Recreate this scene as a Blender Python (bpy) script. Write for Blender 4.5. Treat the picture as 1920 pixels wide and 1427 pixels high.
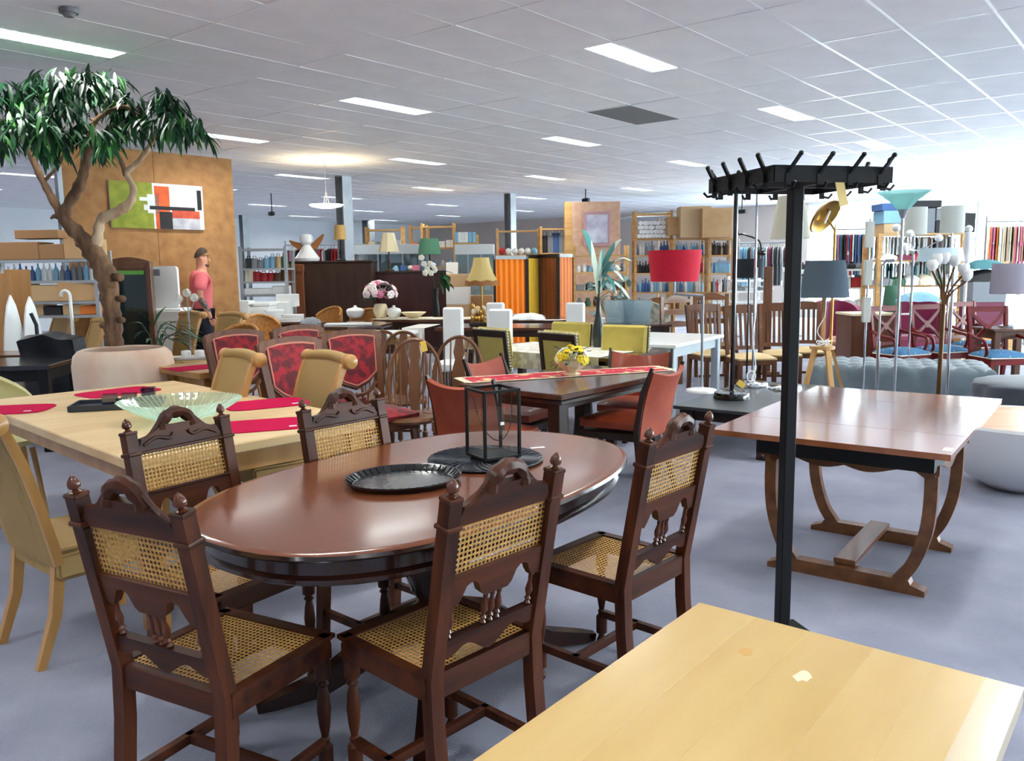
import bpy, bmesh, math, random
from mathutils import Vector, Matrix
PI = math.pi
rnd = random.Random(7)
S = bpy.context.scene
for o in list(bpy.data.objects): bpy.data.objects.remove(o)
COL = S.collection

# ---------------------------------------------------------------- camera
FPX, PITCH, ROLL, CH = 1555.4, math.radians(7.67), math.radians(0.78), 1.5
IW, IH = 1920.0, 1427.0
_F = Vector((0, math.cos(PITCH), -math.sin(PITCH)))
_d = Vector((0, -math.sin(PITCH), -math.cos(PITCH)))
_x = Vector((1, 0, 0))
_R = _x*math.cos(ROLL) + _d*math.sin(ROLL)
_D = -_x*math.sin(ROLL) + _d*math.cos(ROLL)
cam = bpy.data.objects.new('camera', bpy.data.cameras.new('camera'))
COL.objects.link(cam)
cam.data.sensor_width = 36; cam.data.lens = FPX/IW*36
cam.data.clip_start = .05; cam.data.clip_end = 300
m = Matrix.Identity(4)
for i in range(3):
    m[i][0], m[i][1], m[i][2] = _R[i], -_D[i], -_F[i]
m[2][3] = CH
cam.matrix_world = m
S.camera = cam
def ray(x, y):
    return _R*((x-IW/2)/FPX) + _D*((y-IH/2)/FPX) + _F
def G(x, y, z=0.0):
    d = ray(x, y); return Vector((0, 0, CH)) + d*((z-CH)/d.z)
def D(x, y, Y):
    d = ray(x, y); return Vector((0, 0, CH)) + d*(Y/d.y)
def fit(pa, pb, z, la, lb):
    """floor spot and heading of a thing from where two of its points (height z) are seen"""
    A, B = G(*pa, z), G(*pb, z)
    a = Vector(la).to_2d(); b = Vector(lb).to_2d()
    rz = math.atan2(B.y-A.y, B.x-A.x) - math.atan2(b.y-a.y, b.x-a.x)
    c = (a+b)/2; M2 = Matrix.Rotation(rz, 2)
    mid = (A+B).to_2d()/2 - M2 @ c
    return (mid.x, mid.y, 0), rz

# ---------------------------------------------------------------- world, exposure
UA = math.radians(50.8)                      # the hall's long axis
U = Vector((math.cos(UA), math.sin(UA), 0)); V = Vector((-math.sin(UA), math.cos(UA), 0))
def uv(u, v, z=0): return U*u + V*v + Vector((0, 0, z))
CEIL = 3.25
S.view_settings.view_transform = 'Standard'; S.view_settings.look = 'None'
S.view_settings.gamma = 1; S.view_settings.use_curve_mapping = False
S.view_settings.exposure = 1.45
LAMP_E, SKY_E = 26.0, 12.0
W = bpy.data.worlds.new('sky'); S.world = W; W.use_nodes = True
bg = W.node_tree.nodes['Background']; bg.inputs[0].default_value = (1, .985, .97, 1); bg.inputs[1].default_value = SKY_E

# ---------------------------------------------------------------- materials
def lin(c):
    def g(v):
        v /= 255.0
        return v/12.92 if v <= .04045 else ((v+.055)/1.055)**2.4
    return (g(c[0]), g(c[1]), g(c[2]), 1)
MATS = {}
def M(name, col, rough=.5, metal=0., col2=None, sc=(6, 6, 6), det=4, bump=0., bsc=None, dist=2., spec=.5, coat=0., trans=0., emit=0., ecol=None, alpha=1., sheen=0., ior=1.45, lo=.35, hi=.65, kind='noise', rough2=None):
    if name in MATS: return MATS[name]
    mt = bpy.data.materials.new(name); mt.use_nodes = True; nt = mt.node_tree; N = nt.nodes; L = nt.links
    b = N['Principled BSDF']; I = b.inputs
    I['Base Color'].default_value = lin(col); I['Roughness'].default_value = rough; I['Metallic'].default_value = metal
    I['Specular IOR Level'].default_value = spec; I['Coat Weight'].default_value = coat; I['Coat Roughness'].default_value = .12
    I['Transmission Weight'].default_value = trans; I['IOR'].default_value = ior; I['Alpha'].default_value = alpha
    I['Sheen Weight'].default_value = sheen
    if emit:
        I['Emission Color'].default_value = lin(ecol or col); I['Emission Strength'].default_value = emit
    if col2 or bump:
        tc = N.new('ShaderNodeTexCoord'); mp = N.new('ShaderNodeMapping'); L.new(tc.outputs['Object'], mp.inputs[0])
        mp.inputs['Scale'].default_value = sc
        if kind == 'wave':
            t = N.new('ShaderNodeTexWave'); t.inputs['Scale'].default_value = 1; t.inputs['Distortion'].default_value = dist; t.inputs['Detail'].default_value = det; out = t.outputs['Fac']
        elif kind == 'voronoi':
            t = N.new('ShaderNodeTexVoronoi'); t.inputs['Scale'].default_value = 1; out = t.outputs['Distance']
        else:
            t = N.new('ShaderNodeTexNoise'); t.inputs['Scale'].default_value = 1; t.inputs['Detail'].default_value = det; out = t.outputs['Fac']
        L.new(mp.outputs[0], t.inputs['Vector'])
        if col2:
            r = N.new('ShaderNodeValToRGB'); r.color_ramp.elements[0].position = lo; r.color_ramp.elements[1].position = hi
            r.color_ramp.elements[0].color = lin(col2); r.color_ramp.elements[1].color = lin(col)
            L.new(out, r.inputs[0]); L.new(r.outputs[0], I['Base Color'])
        if rough2 is not None:
            mr = N.new('ShaderNodeMapRange'); mr.inputs['To Min'].default_value = rough2; mr.inputs['To Max'].default_value = rough
            L.new(out, mr.inputs[0]); L.new(mr.outputs[0], I['Roughness'])
        if bump:
            t2 = t
            if bsc:
                mp2 = N.new('ShaderNodeMapping'); L.new(tc.outputs['Object'], mp2.inputs[0]); mp2.inputs['Scale'].default_value = bsc
                t2 = N.new('ShaderNodeTexNoise'); t2.inputs['Scale'].default_value = 1; t2.inputs['Detail'].default_value = 3; L.new(mp2.outputs[0], t2.inputs['Vector'])
            bp = N.new('ShaderNodeBump'); bp.inputs['Strength'].default_value = bump; bp.inputs['Distance'].default_value = .01
            L.new(t2.outputs[0], bp.inputs['Height']); L.new(bp.outputs[0], I['Normal'])
    MATS[name] = mt
    return mt
def wood(name, c, c2, rough=.4, sc=(1.5, 14, 14), coat=0., **k):
    return M(name, c, rough, col2=c2, sc=sc, det=6, coat=coat, **k)

# ---------------------------------------------------------------- mesh building
class MB:
    def __init__(s): s.v = []; s.f = []
    def add(s, vs, fs):
        n = len(s.v); s.v += [tuple(p) for p in vs]; s.f += [tuple(i+n for i in q) for q in fs]; return s
    def box(s, c, z, b=0., rot=None):
        x, y, w = z[0]/2, z[1]/2, z[2]/2
        if b <= 0:
            vs = [(i*x, j*y, k*w) for i in (-1, 1) for j in (-1, 1) for k in (-1, 1)]
            fs = [(0, 1, 3, 2), (4, 6, 7, 5), (0, 4, 5, 1), (2, 3, 7, 6), (0, 2, 6, 4), (1, 5, 7, 3)]
        else:
            vs = []; ix = {}
            for i in (-1, 1):
                for j in (-1, 1):
                    for k in (-1, 1):
                        for a in range(3):
                            ix[i, j, k, a] = len(vs)
                            vs.append((i*(x-(a != 0)*b), j*(y-(a != 1)*b), k*(w-(a != 2)*b)))
            fs = []
            for a, (p, q) in enumerate(((1, 2), (0, 2), (0, 1))):
                for sg in (-1, 1):
                    def I(e, g):
                        t = [0, 0, 0]; t[a] = sg; t[p] = e; t[q] = g; return ix[t[0], t[1], t[2], a]
                    fs.append((I(-1, -1), I(1, -1), I(1, 1), I(-1, 1)))
            for a, p, q in ((0, 1, 2), (1, 0, 2), (2, 0, 1)):      # edges along a
                for e in (-1, 1):
                    for g in (-1, 1):
                        def J(sg, ax):
                            t = [0, 0, 0]; t[a] = sg; t[p] = e; t[q] = g; return ix[t[0], t[1], t[2], ax]
                        fs.append((J(-1, p), J(1, p), J(1, q), J(-1, q)))
            for i in (-1, 1):
                for j in (-1, 1):
                    for k in (-1, 1): fs.append((ix[i, j, k, 0], ix[i, j, k, 1], ix[i, j, k, 2]))
        if rot is not None: vs = [rot @ Vector(p) for p in vs]
        return s.add([(p[0]+c[0], p[1]+c[1], p[2]+c[2]) for p in vs], fs)
    def loft(s, rings, closed=True, cap=True):
        n = len(rings[0]); vs = [p for r in rings for p in r]; fs = []
        for i in range(len(rings)-1):
            for j in range(n if closed else n-1):
                k = (j+1) % n; fs.append((i*n+j, i*n+k, (i+1)*n+k, (i+1)*n+j))
        if cap and closed:
            fs.append(tuple(range(n-1, -1, -1))); fs.append(tuple(range((len(rings)-1)*n, len(rings)*n)))
        return s.add(vs, fs)
    def lathe(s, prof, seg=16, o=(0, 0, 0), rot=None, cap=True, sq=(1, 1)):
        rings = []
        for r, z in prof:
            rings.append([Vector((sq[0]*r*math.cos(2*PI*k/seg), sq[1]*r*math.sin(2*PI*k/seg), z)) for k in range(seg)])
        if rot is not None: rings = [[rot @ p for p in q] for q in rings]
        O = Vector(o)
        return s.loft([[p+O for p in q] for q in rings], True, cap)
    def tube(s, pts, r, seg=8, cap=True):
        pts = [Vector(p) for p in pts]; n = len(pts)
        if not isinstance(r, (list, tuple)): r = [r]*n
        rings = []; up = None
        for i in range(n):
            t = (pts[min(i+1, n-1)]-pts[max(i-1, 0)]).normalized()
            if up is None: up = Vector((0, 0, 1)) if abs(t.z) < .9 else Vector((1, 0, 0))
            a = (up - t*up.dot(t)).normalized(); b = t.cross(a); up = a
            rings.append([pts[i] + (a*math.cos(2*PI*k/seg)+b*math.sin(2*PI*k/seg))*r[i] for k in range(seg)])
        return s.loft(rings, True, cap)
    def bar(s, p0, p1, w, h, up=(0, 0, 1), p=None):
        """rectangular bar through points (w across, h along up)"""
        pts = [Vector(q) for q in (p if p else (p0, p1))]; n = len(pts); rings = []
        for i in range(n):
            t = (pts[min(i+1, n-1)]-pts[max(i-1, 0)]).normalized(); u = Vector(up)
            if abs(t.dot(u)) > .98: u = Vector((0, 1, 0))
            a = t.cross(u).normalized(); b = a.cross(t)
            ww = w[i] if isinstance(w, (list, tuple)) else w; hh = h[i] if isinstance(h, (list, tuple)) else h
            rings.append([pts[i]+a*ww/2+b*hh/2, pts[i]-a*ww/2+b*hh/2, pts[i]-a*ww/2-b*hh/2, pts[i]+a*ww/2-b*hh/2])
        return s.loft(rings)
    def strip(s, xs, zt, zb, y0, y1):
        """upright board whose top and bottom edges follow curves"""
        return s.loft([[(x, y0, a), (x, y1, a), (x, y1, b), (x, y0, b)] for x, a, b in zip(xs, zt, zb)])
    def prism(s, out, z0, z1, ax='Z'):
        f = {'Z': lambda p, h: (p[0], p[1], h), 'Y': lambda p, h: (p[0], h, p[1]), 'X': lambda p, h: (h, p[0], p[1])}[ax]
        return s.loft([[f(p, z0) for p in out], [f(p, z1) for p in out]])
    def ball(s, c, r, sq=(1, 1, 1), seg=12, rg=8):
        pr = [(max(1e-4, math.sin(PI*i/rg))*r, -math.cos(PI*i/rg)*r*sq[2]) for i in range(rg+1)]
        return s.lathe(pr, seg, c, None, True, sq)
    def surf(s, fn, nu, nv, th=0., wrap=False):
        P = [[Vector(fn(i/nu, j/nv)) for j in range(nv+1)] for i in range(nu+1)]
        n = nv+1; fs = [(i*n+j, (i+1)*n+j, (i+1)*n+j+1, i*n+j+1) for i in range(nu) for j in range(nv)]
        vs = [p for r in P for p in r]
        if not th: return s.add(vs, fs)
        nr = []
        for i in range(nu+1):
            for j in range(nv+1):
                a = P[min(i+1, nu)][j]-P[max(i-1, 0)][j]; b = P[i][min(j+1, nv)]-P[i][max(j-1, 0)]
                q = a.cross(b); nr.append(q.normalized() if q.length > 1e-9 else Vector((0, 0, 1)))
        N0 = len(vs); vs2 = [p-q*th for p, q in zip(vs, nr)]
        f2 = [tuple(k+N0 for k in reversed(q)) for q in fs]; e = []
        for i in range(nu):
            e += [(i*n, i*n+N0, (i+1)*n+N0, (i+1)*n), (i*n+nv, (i+1)*n+nv, (i+1)*n+nv+N0, i*n+nv+N0)]
        for j in range(nv):
            a = nu*n+j; e += [(j, j+1, j+1+N0, j+N0), (a, a+N0, a+1+N0, a+1)]
        return s.add(vs+vs2, fs+f2+e)
    def xf(s, mt): s.v = [tuple(mt @ Vector(p)) for p in s.v]; return s
    def mesh(s, name, mat, ang=35):
        me = bpy.data.meshes.new(name); me.from_pydata(s.v, [], s.f)
        bm = bmesh.new(); bm.from_mesh(me); bmesh.ops.recalc_face_normals(bm, faces=bm.faces); bm.to_mesh(me); bm.free()
        if mat: me.materials.append(mat)
        me.polygons.foreach_set('use_smooth', [True]*len(me.polygons))
        me.set_sharp_from_angle(angle=math.radians(ang)); me.update()
        return me
    def build(s, name, mat, parent=None, loc=(0, 0, 0), rot=(0, 0, 0), label=None, ang=35):
        return ob(name, s.mesh(name, mat, ang), parent, loc, rot, label)
def ob(name, me, parent=None, loc=(0, 0, 0), rot=(0, 0, 0), label=None):
    o = bpy.data.objects.new(name, me); COL.objects.link(o)
    o.location = loc; o.rotation_euler = rot
    if parent: o.parent = parent
    if label: o['label'] = label
    return o
def tag(o, label, cat, group=None):
    o['label'] = label; o['category'] = cat
    if group: o['group'] = group
    return o
def thing(name, label, cat, loc=(0, 0, 0), rz=0., group=None):
    o = bpy.data.objects.new(name, None); COL.objects.link(o); o.empty_display_size = .1
    o.location = loc; o.rotation_euler = (0, 0, rz)
    return tag(o, label, cat, group)
def dup(root, loc, rz, label=None, group=None, scale=None):
    def cp(o, par):
        c = o.copy(); COL.objects.link(c)
        if par: c.parent = par
        for ch in kids.get(o, ()): cp(ch, c)
        return c
    kids = {}
    for o in root.children_recursive: kids.setdefault(o.parent, []).append(o)
    r = cp(root, None); r.location = loc; r.rotation_euler = (0, 0, rz)
    if scale: r.scale = (scale,)*3
    if label: r['label'] = label
    if group: r['group'] = group
    return r
def struct(o): o['kind'] = 'structure'; return o
def lerp(a, b, t): return a+(b-a)*t
def RX(a): return Matrix.Rotation(a, 3, 'X')
def RY(a): return Matrix.Rotation(a, 3, 'Y')
def RZ(a): return Matrix.Rotation(a, 3, 'Z')
def smooth_path(pts, n=6):
    """Catmull-Rom through points"""
    P = [Vector(p) for p in pts]; P = [P[0]*2-P[1]]+P+[P[-1]*2-P[-2]]; out = []
    for i in range(1, len(P)-2):
        for k in range(n):
            t = k/n; a, b, c, d = P[i-1:i+3]
            out.append(.5*((2*b)+(c-a)*t+(2*a-5*b+4*c-d)*t*t+(3*b-a-3*c+d)*t**3))
    out.append(P[-2]); return out
def cane_sheet(w, h, pitch=.0142, hole=.0049, taper=0.):
    """woven cane: a sheet with a real hole in each cell; taper narrows the far edge"""
    nx, ny = max(2, int(w/pitch)), max(2, int(h/pitch)); px, py = w/nx, h/ny; mb = MB(); c8 = [(math.cos(PI/8+k*PI/4), math.sin(PI/8+k*PI/4)) for k in range(8)]
    cor = [(1, .4), (.4, 1), (-.4, 1), (-1, .4), (-1, -.4), (-.4, -1), (.4, -1), (1, -.4)]
    for i in range(nx):
        for j in range(ny):
            cx, cy = -w/2+(i+.5)*px, -h/2+(j+.5)*py; vs = []
            for (a, b) in c8: vs.append((cx+a*hole, cy+b*hole, .0008))
            for (a, b) in cor: vs.append((cx+a*px/2, cy+b*py/2, 0))
            for (a, b) in ((1, 1), (-1, 1), (-1, -1), (1, -1)): vs.append((cx+a*px/2, cy+b*py/2, 0))
            fs = [(k, 8+k, 8+(k+1) % 8, (k+1) % 8) for k in range(8)]
            fs += [(8, 16, 9), (10, 17, 11), (12, 18, 13), (14, 19, 15)]
            mb.add(vs, fs)
    if taper: mb.v = [(x*(1-taper*(y/h+.5)), y, z) for x, y, z in mb.v]
    return mb
# ================================================================ the hall
def thin_glass(name, tint=(235, 245, 248), refl=.08, diff=0., dcol=(235, 245, 240)):
    mt = bpy.data.materials.new(name); mt.use_nodes = True; nt = mt.node_tree; nt.nodes.clear()
    o = nt.nodes.new('ShaderNodeOutputMaterial'); mx = nt.nodes.new('ShaderNodeMixShader'); t = nt.nodes.new('ShaderNodeBsdfTransparent'); g = nt.nodes.new('ShaderNodeBsdfGlossy')
    t.inputs[0].default_value = lin(tint); g.inputs['Roughness'].default_value = .03
    mx.inputs[0].default_value = refl; nt.links.new(t.outputs[0], mx.inputs[1]); nt.links.new(g.outputs[0], mx.inputs[2]); 
    out = mx
    if diff:
        m2 = nt.nodes.new('ShaderNodeMixShader'); d = nt.nodes.new('ShaderNodeBsdfTranslucent'); d.inputs[0].default_value = lin(dcol); m2.inputs[0].default_value = diff
        nt.links.new(mx.outputs[0], m2.inputs[1]); nt.links.new(d.outputs[0], m2.inputs[2]); out = m2
    nt.links.new(out.outputs[0], o.inputs[0])
    return mt
def fabric(name, col, tr=.45):
    """lampshade cloth: lets part of the light through"""
    mt = bpy.data.materials.new(name); mt.use_nodes = True; nt = mt.node_tree; nt.nodes.clear()
    o = nt.nodes.new('ShaderNodeOutputMaterial'); mx = nt.nodes.new('ShaderNodeMixShader'); a = nt.nodes.new('ShaderNodeBsdfDiffuse'); b = nt.nodes.new('ShaderNodeBsdfTranslucent')
    tc = nt.nodes.new('ShaderNodeTexCoord'); nz = nt.nodes.new('ShaderNodeTexNoise'); nz.inputs['Scale'].default_value = 120; rp = nt.nodes.new('ShaderNodeValToRGB'); nt.links.new(tc.outputs['Object'], nz.inputs['Vector']); nt.links.new(nz.outputs['Fac'], rp.inputs[0])
    rp.color_ramp.elements[0].color = lin([c*.95 for c in col]); rp.color_ramp.elements[1].color = lin(col)
    for n in (a, b): nt.links.new(rp.outputs[0], n.inputs[0])
    mx.inputs[0].default_value = tr; nt.links.new(a.outputs[0], mx.inputs[1]); nt.links.new(b.outputs[0], mx.inputs[2]); nt.links.new(mx.outputs[0], o.inputs[0]); return mt
m_pane = thin_glass('window_glass')
m_carpet = M('carpet', (150, 152, 169), .95, col2=(125, 128, 147), sc=(2.2, 2.2, 2.2), det=10, bump=.5, bsc=(150, 150, 150), spec=.25, sheen=.15, lo=.3, hi=.7)
m_tile = M('ceiling_tile', (238, 239, 241), .9, col2=(232, 233, 236), sc=(3, 3, 3), bump=.04, bsc=(90, 90, 90), spec=.2)
m_tbar = M('grid_bar', (232, 234, 237), .3, spec=.5)
m_wall = M('wall_paint', (205, 210, 216), .8, col2=(196, 202, 210), sc=(.6, .6, .6))
m_beige = M('beige_wall', (196, 184, 176), .8, col2=(186, 174, 166), sc=(.6, .6, .6))
m_white = M('white_paint', (232, 233, 232), .35)
m_steel = M('grey_steel', (150, 155, 160), .4, metal=.3, col2=(135, 140, 146), sc=(4, 4, 4))
m_dsteel = M('dark_steel', (70, 74, 80), .4, metal=.4)
m_lamp = M('fluorescent_lamp', (255, 255, 255), .5, emit=LAMP_E, ecol=(250, 252, 246))
m_louvre = M('louvre', (120, 124, 130), .3, metal=.7)
U0, U1, V0, V1 = -8.0, 24.0, -12.0, 24.0
def uvbox(name, u0, u1, v0, v1, z0, z1, mat, parent=None):
    mb = MB(); mb.box(((u0+u1)/2, (v0+v1)/2, (z0+z1)/2), (u1-u0, v1-v0, z1-z0)); mb.xf(Matrix.Rotation(UA, 4, 'Z'))
    return mb.build(name, mat, parent)
floor = struct(uvbox('floor', U0, U1, V0, V1, -.1, 0, m_carpet))
struct(uvbox('wall_back', U0, U1+.2, V1, V1+.2, 0, CEIL+.3, m_wall))
WV0, WV1 = -11.5, 8.6                         # shop-front glazing in the far wall
struct(uvbox('wall_far', U1, U1+.2, WV1, V1, 0, CEIL+.3, m_beige))
struct(uvbox('wall_far_lintel', U1, U1+.2, V0, WV1, 3.05, CEIL+.3, m_wall))
struct(uvbox('wall_far_sill', U1, U1+.2, V0, WV1, 0, .25, m_wall))
struct(uvbox('wall_far_end', U1, U1+.2, V0, WV0, .25, 3.05, m_wall))
struct(uvbox('wall_near', U0-.2, U0, V0, V1, 0, CEIL+.3, m_wall))
SU0, SU1 = 9.0, 23.5                        # unseen glazing round the corner, added to brighten ceiling and right side
struct(uvbox('wall_side_lintel', U0, U1+.2, V0-.2, V0, 3.05, CEIL+.3, m_wall)); struct(uvbox('wall_side_sill', U0, U1+.2, V0-.2, V0, 0, .25, m_wall))
struct(uvbox('wall_side', U0, SU0, V0-.2, V0, .25, 3.05, m_wall)); struct(uvbox('wall_side_end', SU1, U1+.2, V0-.2, V0, .25, 3.05, m_wall))
wn = 0
def glazing(s0, s1, n, fixed, along_v):
    """a row of framed windows with two panes each, and a portal so that daylight is sampled well"""
    global wn
    R4 = Matrix.Rotation(UA, 4, 'Z'); w_ = (s1-s0)/n
    def bx(mb, p, q, r, t, th=.08):
        c, sz = (fixed, (p+q)/2, (r+t)/2), (th, q-p, t-r)
        if not along_v: c = (c[1], c[0], c[2]); sz = (sz[1], sz[0], sz[2])
        mb.box(c, sz)
    for k in range(n):
        a = s0+k*w_; b = a+w_; mb = MB(); wn += 1
        for r in ((a, a+.06, .25, 3.05), (b-.06, b, .25, 3.05), (a, b, .25, .33), (a, b, 2.97, 3.05), (a, b, 2.2, 2.25)): bx(mb, *r)
        win = struct(mb.xf(R4).build('window_%d' % wn, m_white))
        for r in ((a+.06, b-.06, .33, 2.2), (a+.06, b-.06, 2.25, 2.97)): mb = MB(); bx(mb, *r, .01); mb.xf(R4).build('pane', m_pane, win)
    pl = bpy.data.lights.new('daylight_portal', 'AREA'); pl.shape = 'RECTANGLE'; pl.size = s1-s0; pl.size_y = 2.8; pl.cycles.is_portal = True
    po = bpy.data.objects.new('daylight_portal', pl); COL.objects.link(po); f2 = fixed+(.17 if along_v else -.17)
    c = uv(f2, (s0+s1)/2, 1.65) if along_v else uv((s0+s1)/2, f2, 1.65); Z_ = U if along_v else -V; X_ = V if along_v else U; Y_ = Z_.cross(X_); mm = Matrix.Identity(4)
    for i in range(3): mm[i][0], mm[i][1], mm[i][2], mm[i][3] = X_[i], Y_[i], Z_[i], c[i]
    po.matrix_world = mm
glazing(WV0, WV1, 9, U1+.08, True)
glazing(SU0, SU1, 6, V0-.08, False)  # out-of-view side windows, added as fill light
# ---- ceiling: slab, tiles laid in a hung grid, lights
TU, TV = 1.158, .6124
LU0, LV0, LDU, LDV = 6.36-TU/2, 3.81-.15, 3*TU, 5*TV       # corner of one light's tile
ceil = struct(uvbox('ceiling', U0, U1, V0, V1, CEIL+.12, CEIL+.3, m_wall))
iu0, iu1 = math.ceil((U0-LU0)/TU), math.floor((U1-LU0)/TU); jv0, jv1 = math.ceil((V0-LV0)/TV), math.floor((V1-LV0)/TV)
tiles = []; lights = []
for i in range(iu0-1, iu1+1):
    for j in range(jv0-1, jv1+1):
        u, v = LU0+i*TU, LV0+j*TV; a0, a1, b0, b1 = max(u, U0), min(u+TU, U1), max(v, V0), min(v+TV, V1)
        if a1-a0 < .05 or b1-b0 < .05: continue
        if i % 3 == 0 and j % 5 == 0 and iu0 <= i < iu1 and jv0 <= j < jv1:
            lights.append((u, v)); b0 += .285
        tiles.append((a0, a1, b0, b1))
rz4 = Matrix.Rotation(UA, 4, 'Z')
def in_view(p, mx=150):
    q = p-Vector((0, 0, CH)); z = q.dot(_F)
    if z < .3: return False
    x = IW/2+FPX*q.dot(_R)/z; y = IH/2+FPX*q.dot(_D)/z
    return -mx < x < IW+mx and -mx < y < IH+mx
tiles.sort(key=lambda t: (not in_view(uv((t[0]+t[1])/2, (t[2]+t[3])/2, CEIL)), (t[0]+t[1])**2/4+(t[2]+t[3])**2/4))
tm = {}; rest = MB(); DARK = (1.0, 6.0)
m_dark = M('grey_vent_tile', (120, 122, 124), .7, col2=(110, 112, 114), sc=(40, 40, 40))
dk = min(range(200), key=lambda k: (uv((tiles[k][0]+tiles[k][1])/2, (tiles[k][2]+tiles[k][3])/2, CEIL)-G(1170, 222, CEIL)).length)
for k, (a0, a1, b0, b1) in enumerate(tiles):
    if k < 300:
        key = (round(a1-a0, 3), round(b1-b0, 3), k == dk)
        if key not in tm:
            mb = MB(); mb.box((0, 0, .01), (key[0]-.012, key[1]-.012, .02), .002); tm[key] = mb.mesh('ceiling_tile', m_dark if k == dk else m_tile)
        p = uv((a0+a1)/2, (b0+b1)/2, CEIL+rnd.uniform(0, .0015)); o = ob('ceiling_tile', tm[key], ceil, p, (rnd.uniform(-.002, .002), rnd.uniform(-.003, .003), UA))
        if k == dk: o['label'] = 'dark grey ventilation tile'
    else: rest.box(((a0+a1)/2, (b0+b1)/2, CEIL+.011), (a1-a0-.008, b1-b0-.008, .02))
rest.xf(rz4); o = rest.build('distant_tiles', m_tile, ceil); o['kind'] = 'stuff'
for i in range(iu0, iu1+1):
    uvbox('grid_bar', LU0+i*TU-.011, LU0+i*TU+.011, V0, V1, CEIL-.0004, CEIL+.012, m_tbar, ceil)
for j in range(jv0, jv1+1):
    uvbox('grid_bar', U0, U1, LV0+j*TV-.011, LV0+j*TV+.011, CEIL-.0007, CEIL+.012, m_tbar, ceil)
lt = thing('ceiling_light', 'recessed fluorescent ceiling light with louvre in the tiled ceiling', 'light', (0, 0, CEIL), UA, 'recessed fluorescent ceiling lights')
mb = MB(); w, l, h = .285, TU-.02, .075
for s_ in (-1, 1):
    mb.box((0, s_*(w/2-.006), h/2), (l, .012, h)); mb.box((s_*(l/2-.006), 0, h/2), (.012, w-.02, h))
mb.box((0, 0, h+.004), (l, w, .008)); mb.build('housing', m_louvre, lt)
mb = MB(); mb.box((0, 0, h-.012), (l-.03, w-.035, .01)); mb.build('lamp', m_lamp, lt)
mb = MB()
for k in range(1, 15): mb.box((-l/2+k*l/15, 0, .018), (.002, w-.03, .03))
mb.build('louvre', m_louvre, lt)
for k, (u, v) in enumerate(lights):
    p = uv(u+TU/2, v+.15, CEIL+.002)
    if k == 0: lt.location = p
    else: dup(lt, p, UA)
# ---- columns
def column(px, py, label, w=.18):
    Y = (CEIL-CH)/(ray(px, py).z)*ray(px, py).y; p = D(px, py, Y)
    mb = MB(); h = CEIL
    for s_ in (-1, 1): mb.box((s_*(w/2-.006), 0, h/2), (.012, w, h))
    mb.box((0, 0, h/2), (w-.02, .01, h)); o = mb.build('trim_1', m_steel, None, (p.x, p.y, 0), (0, 0, UA+PI/2)); o.name = 'trim_%d' % column.n; column.n += 1
    o['label'] = label; return struct(o)
column.n = 1
column(643, 331, 'grey steel column behind the brown wooden cabinet', .22)
column(956, 363, 'grey steel column left of the orange curtain screen', .2)
column(117, 292, 'grey steel column at the left edge of the chipboard panel', .2)
column(456, 403, 'pale steel column against the back wall', .2); column(690, 413, 'steel column against the back wall behind wooden racks', .3); column(858, 424, 'steel column far back near the corner', .3)
# ---- smoke detector, cameras
mb = MB(); mb.lathe([(.0, -.05), (.03, -.05), (.045, -.03), (.06, -.028), (.06, 0)], 20); p = G(128, 15, CEIL)
tag(mb.build('smoke_detector', m_dark, None, (p.x, p.y, CEIL-.006)), 'round grey smoke detector on the ceiling above the tree', 'detector')
# ================================================================ nearest furniture
m_dw = wood('dark_oak', (88, 44, 22), (46, 20, 10), .45, coat=.04, spec=.25)
m_dwx = wood('dark_oak_upright', (88, 44, 22), (46, 20, 10), .45, sc=(14, 14, 1.5), coat=.04, spec=.25)
m_cane = M('cane', (205, 160, 88), .5, col2=(178, 128, 60), sc=(90, 90, 90), det=2)
m_pin = M('chair_finial', (88, 44, 24), .25, coat=.25)
BZ, BT = .45, math.radians(10.5)             # seat level, rake of the back
def back_part(mb, name, mat, t): return mb.build(name, mat, t, (0, -.2, BZ), (BT, 0, 0))
def turned(mb, x, y, z0, z1, r, seg=14):
    H = z1-z0; pr = [(.55, 0), (.8, .02), (.95, .05), (.6, .09), (.55, .11), (1.05, .13), (1.05, .3), (.6, .33), (.75, .36), (.5, .38), (.8, .47), (1., .6), (.8, .72), (.55, .78), (.9, .8), (.55, .83), (1.1, .85), (1.1, 1)]
    mb.lathe([(r*a, z0+H*b) for a, b in pr], seg, (x, y, 0))
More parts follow.
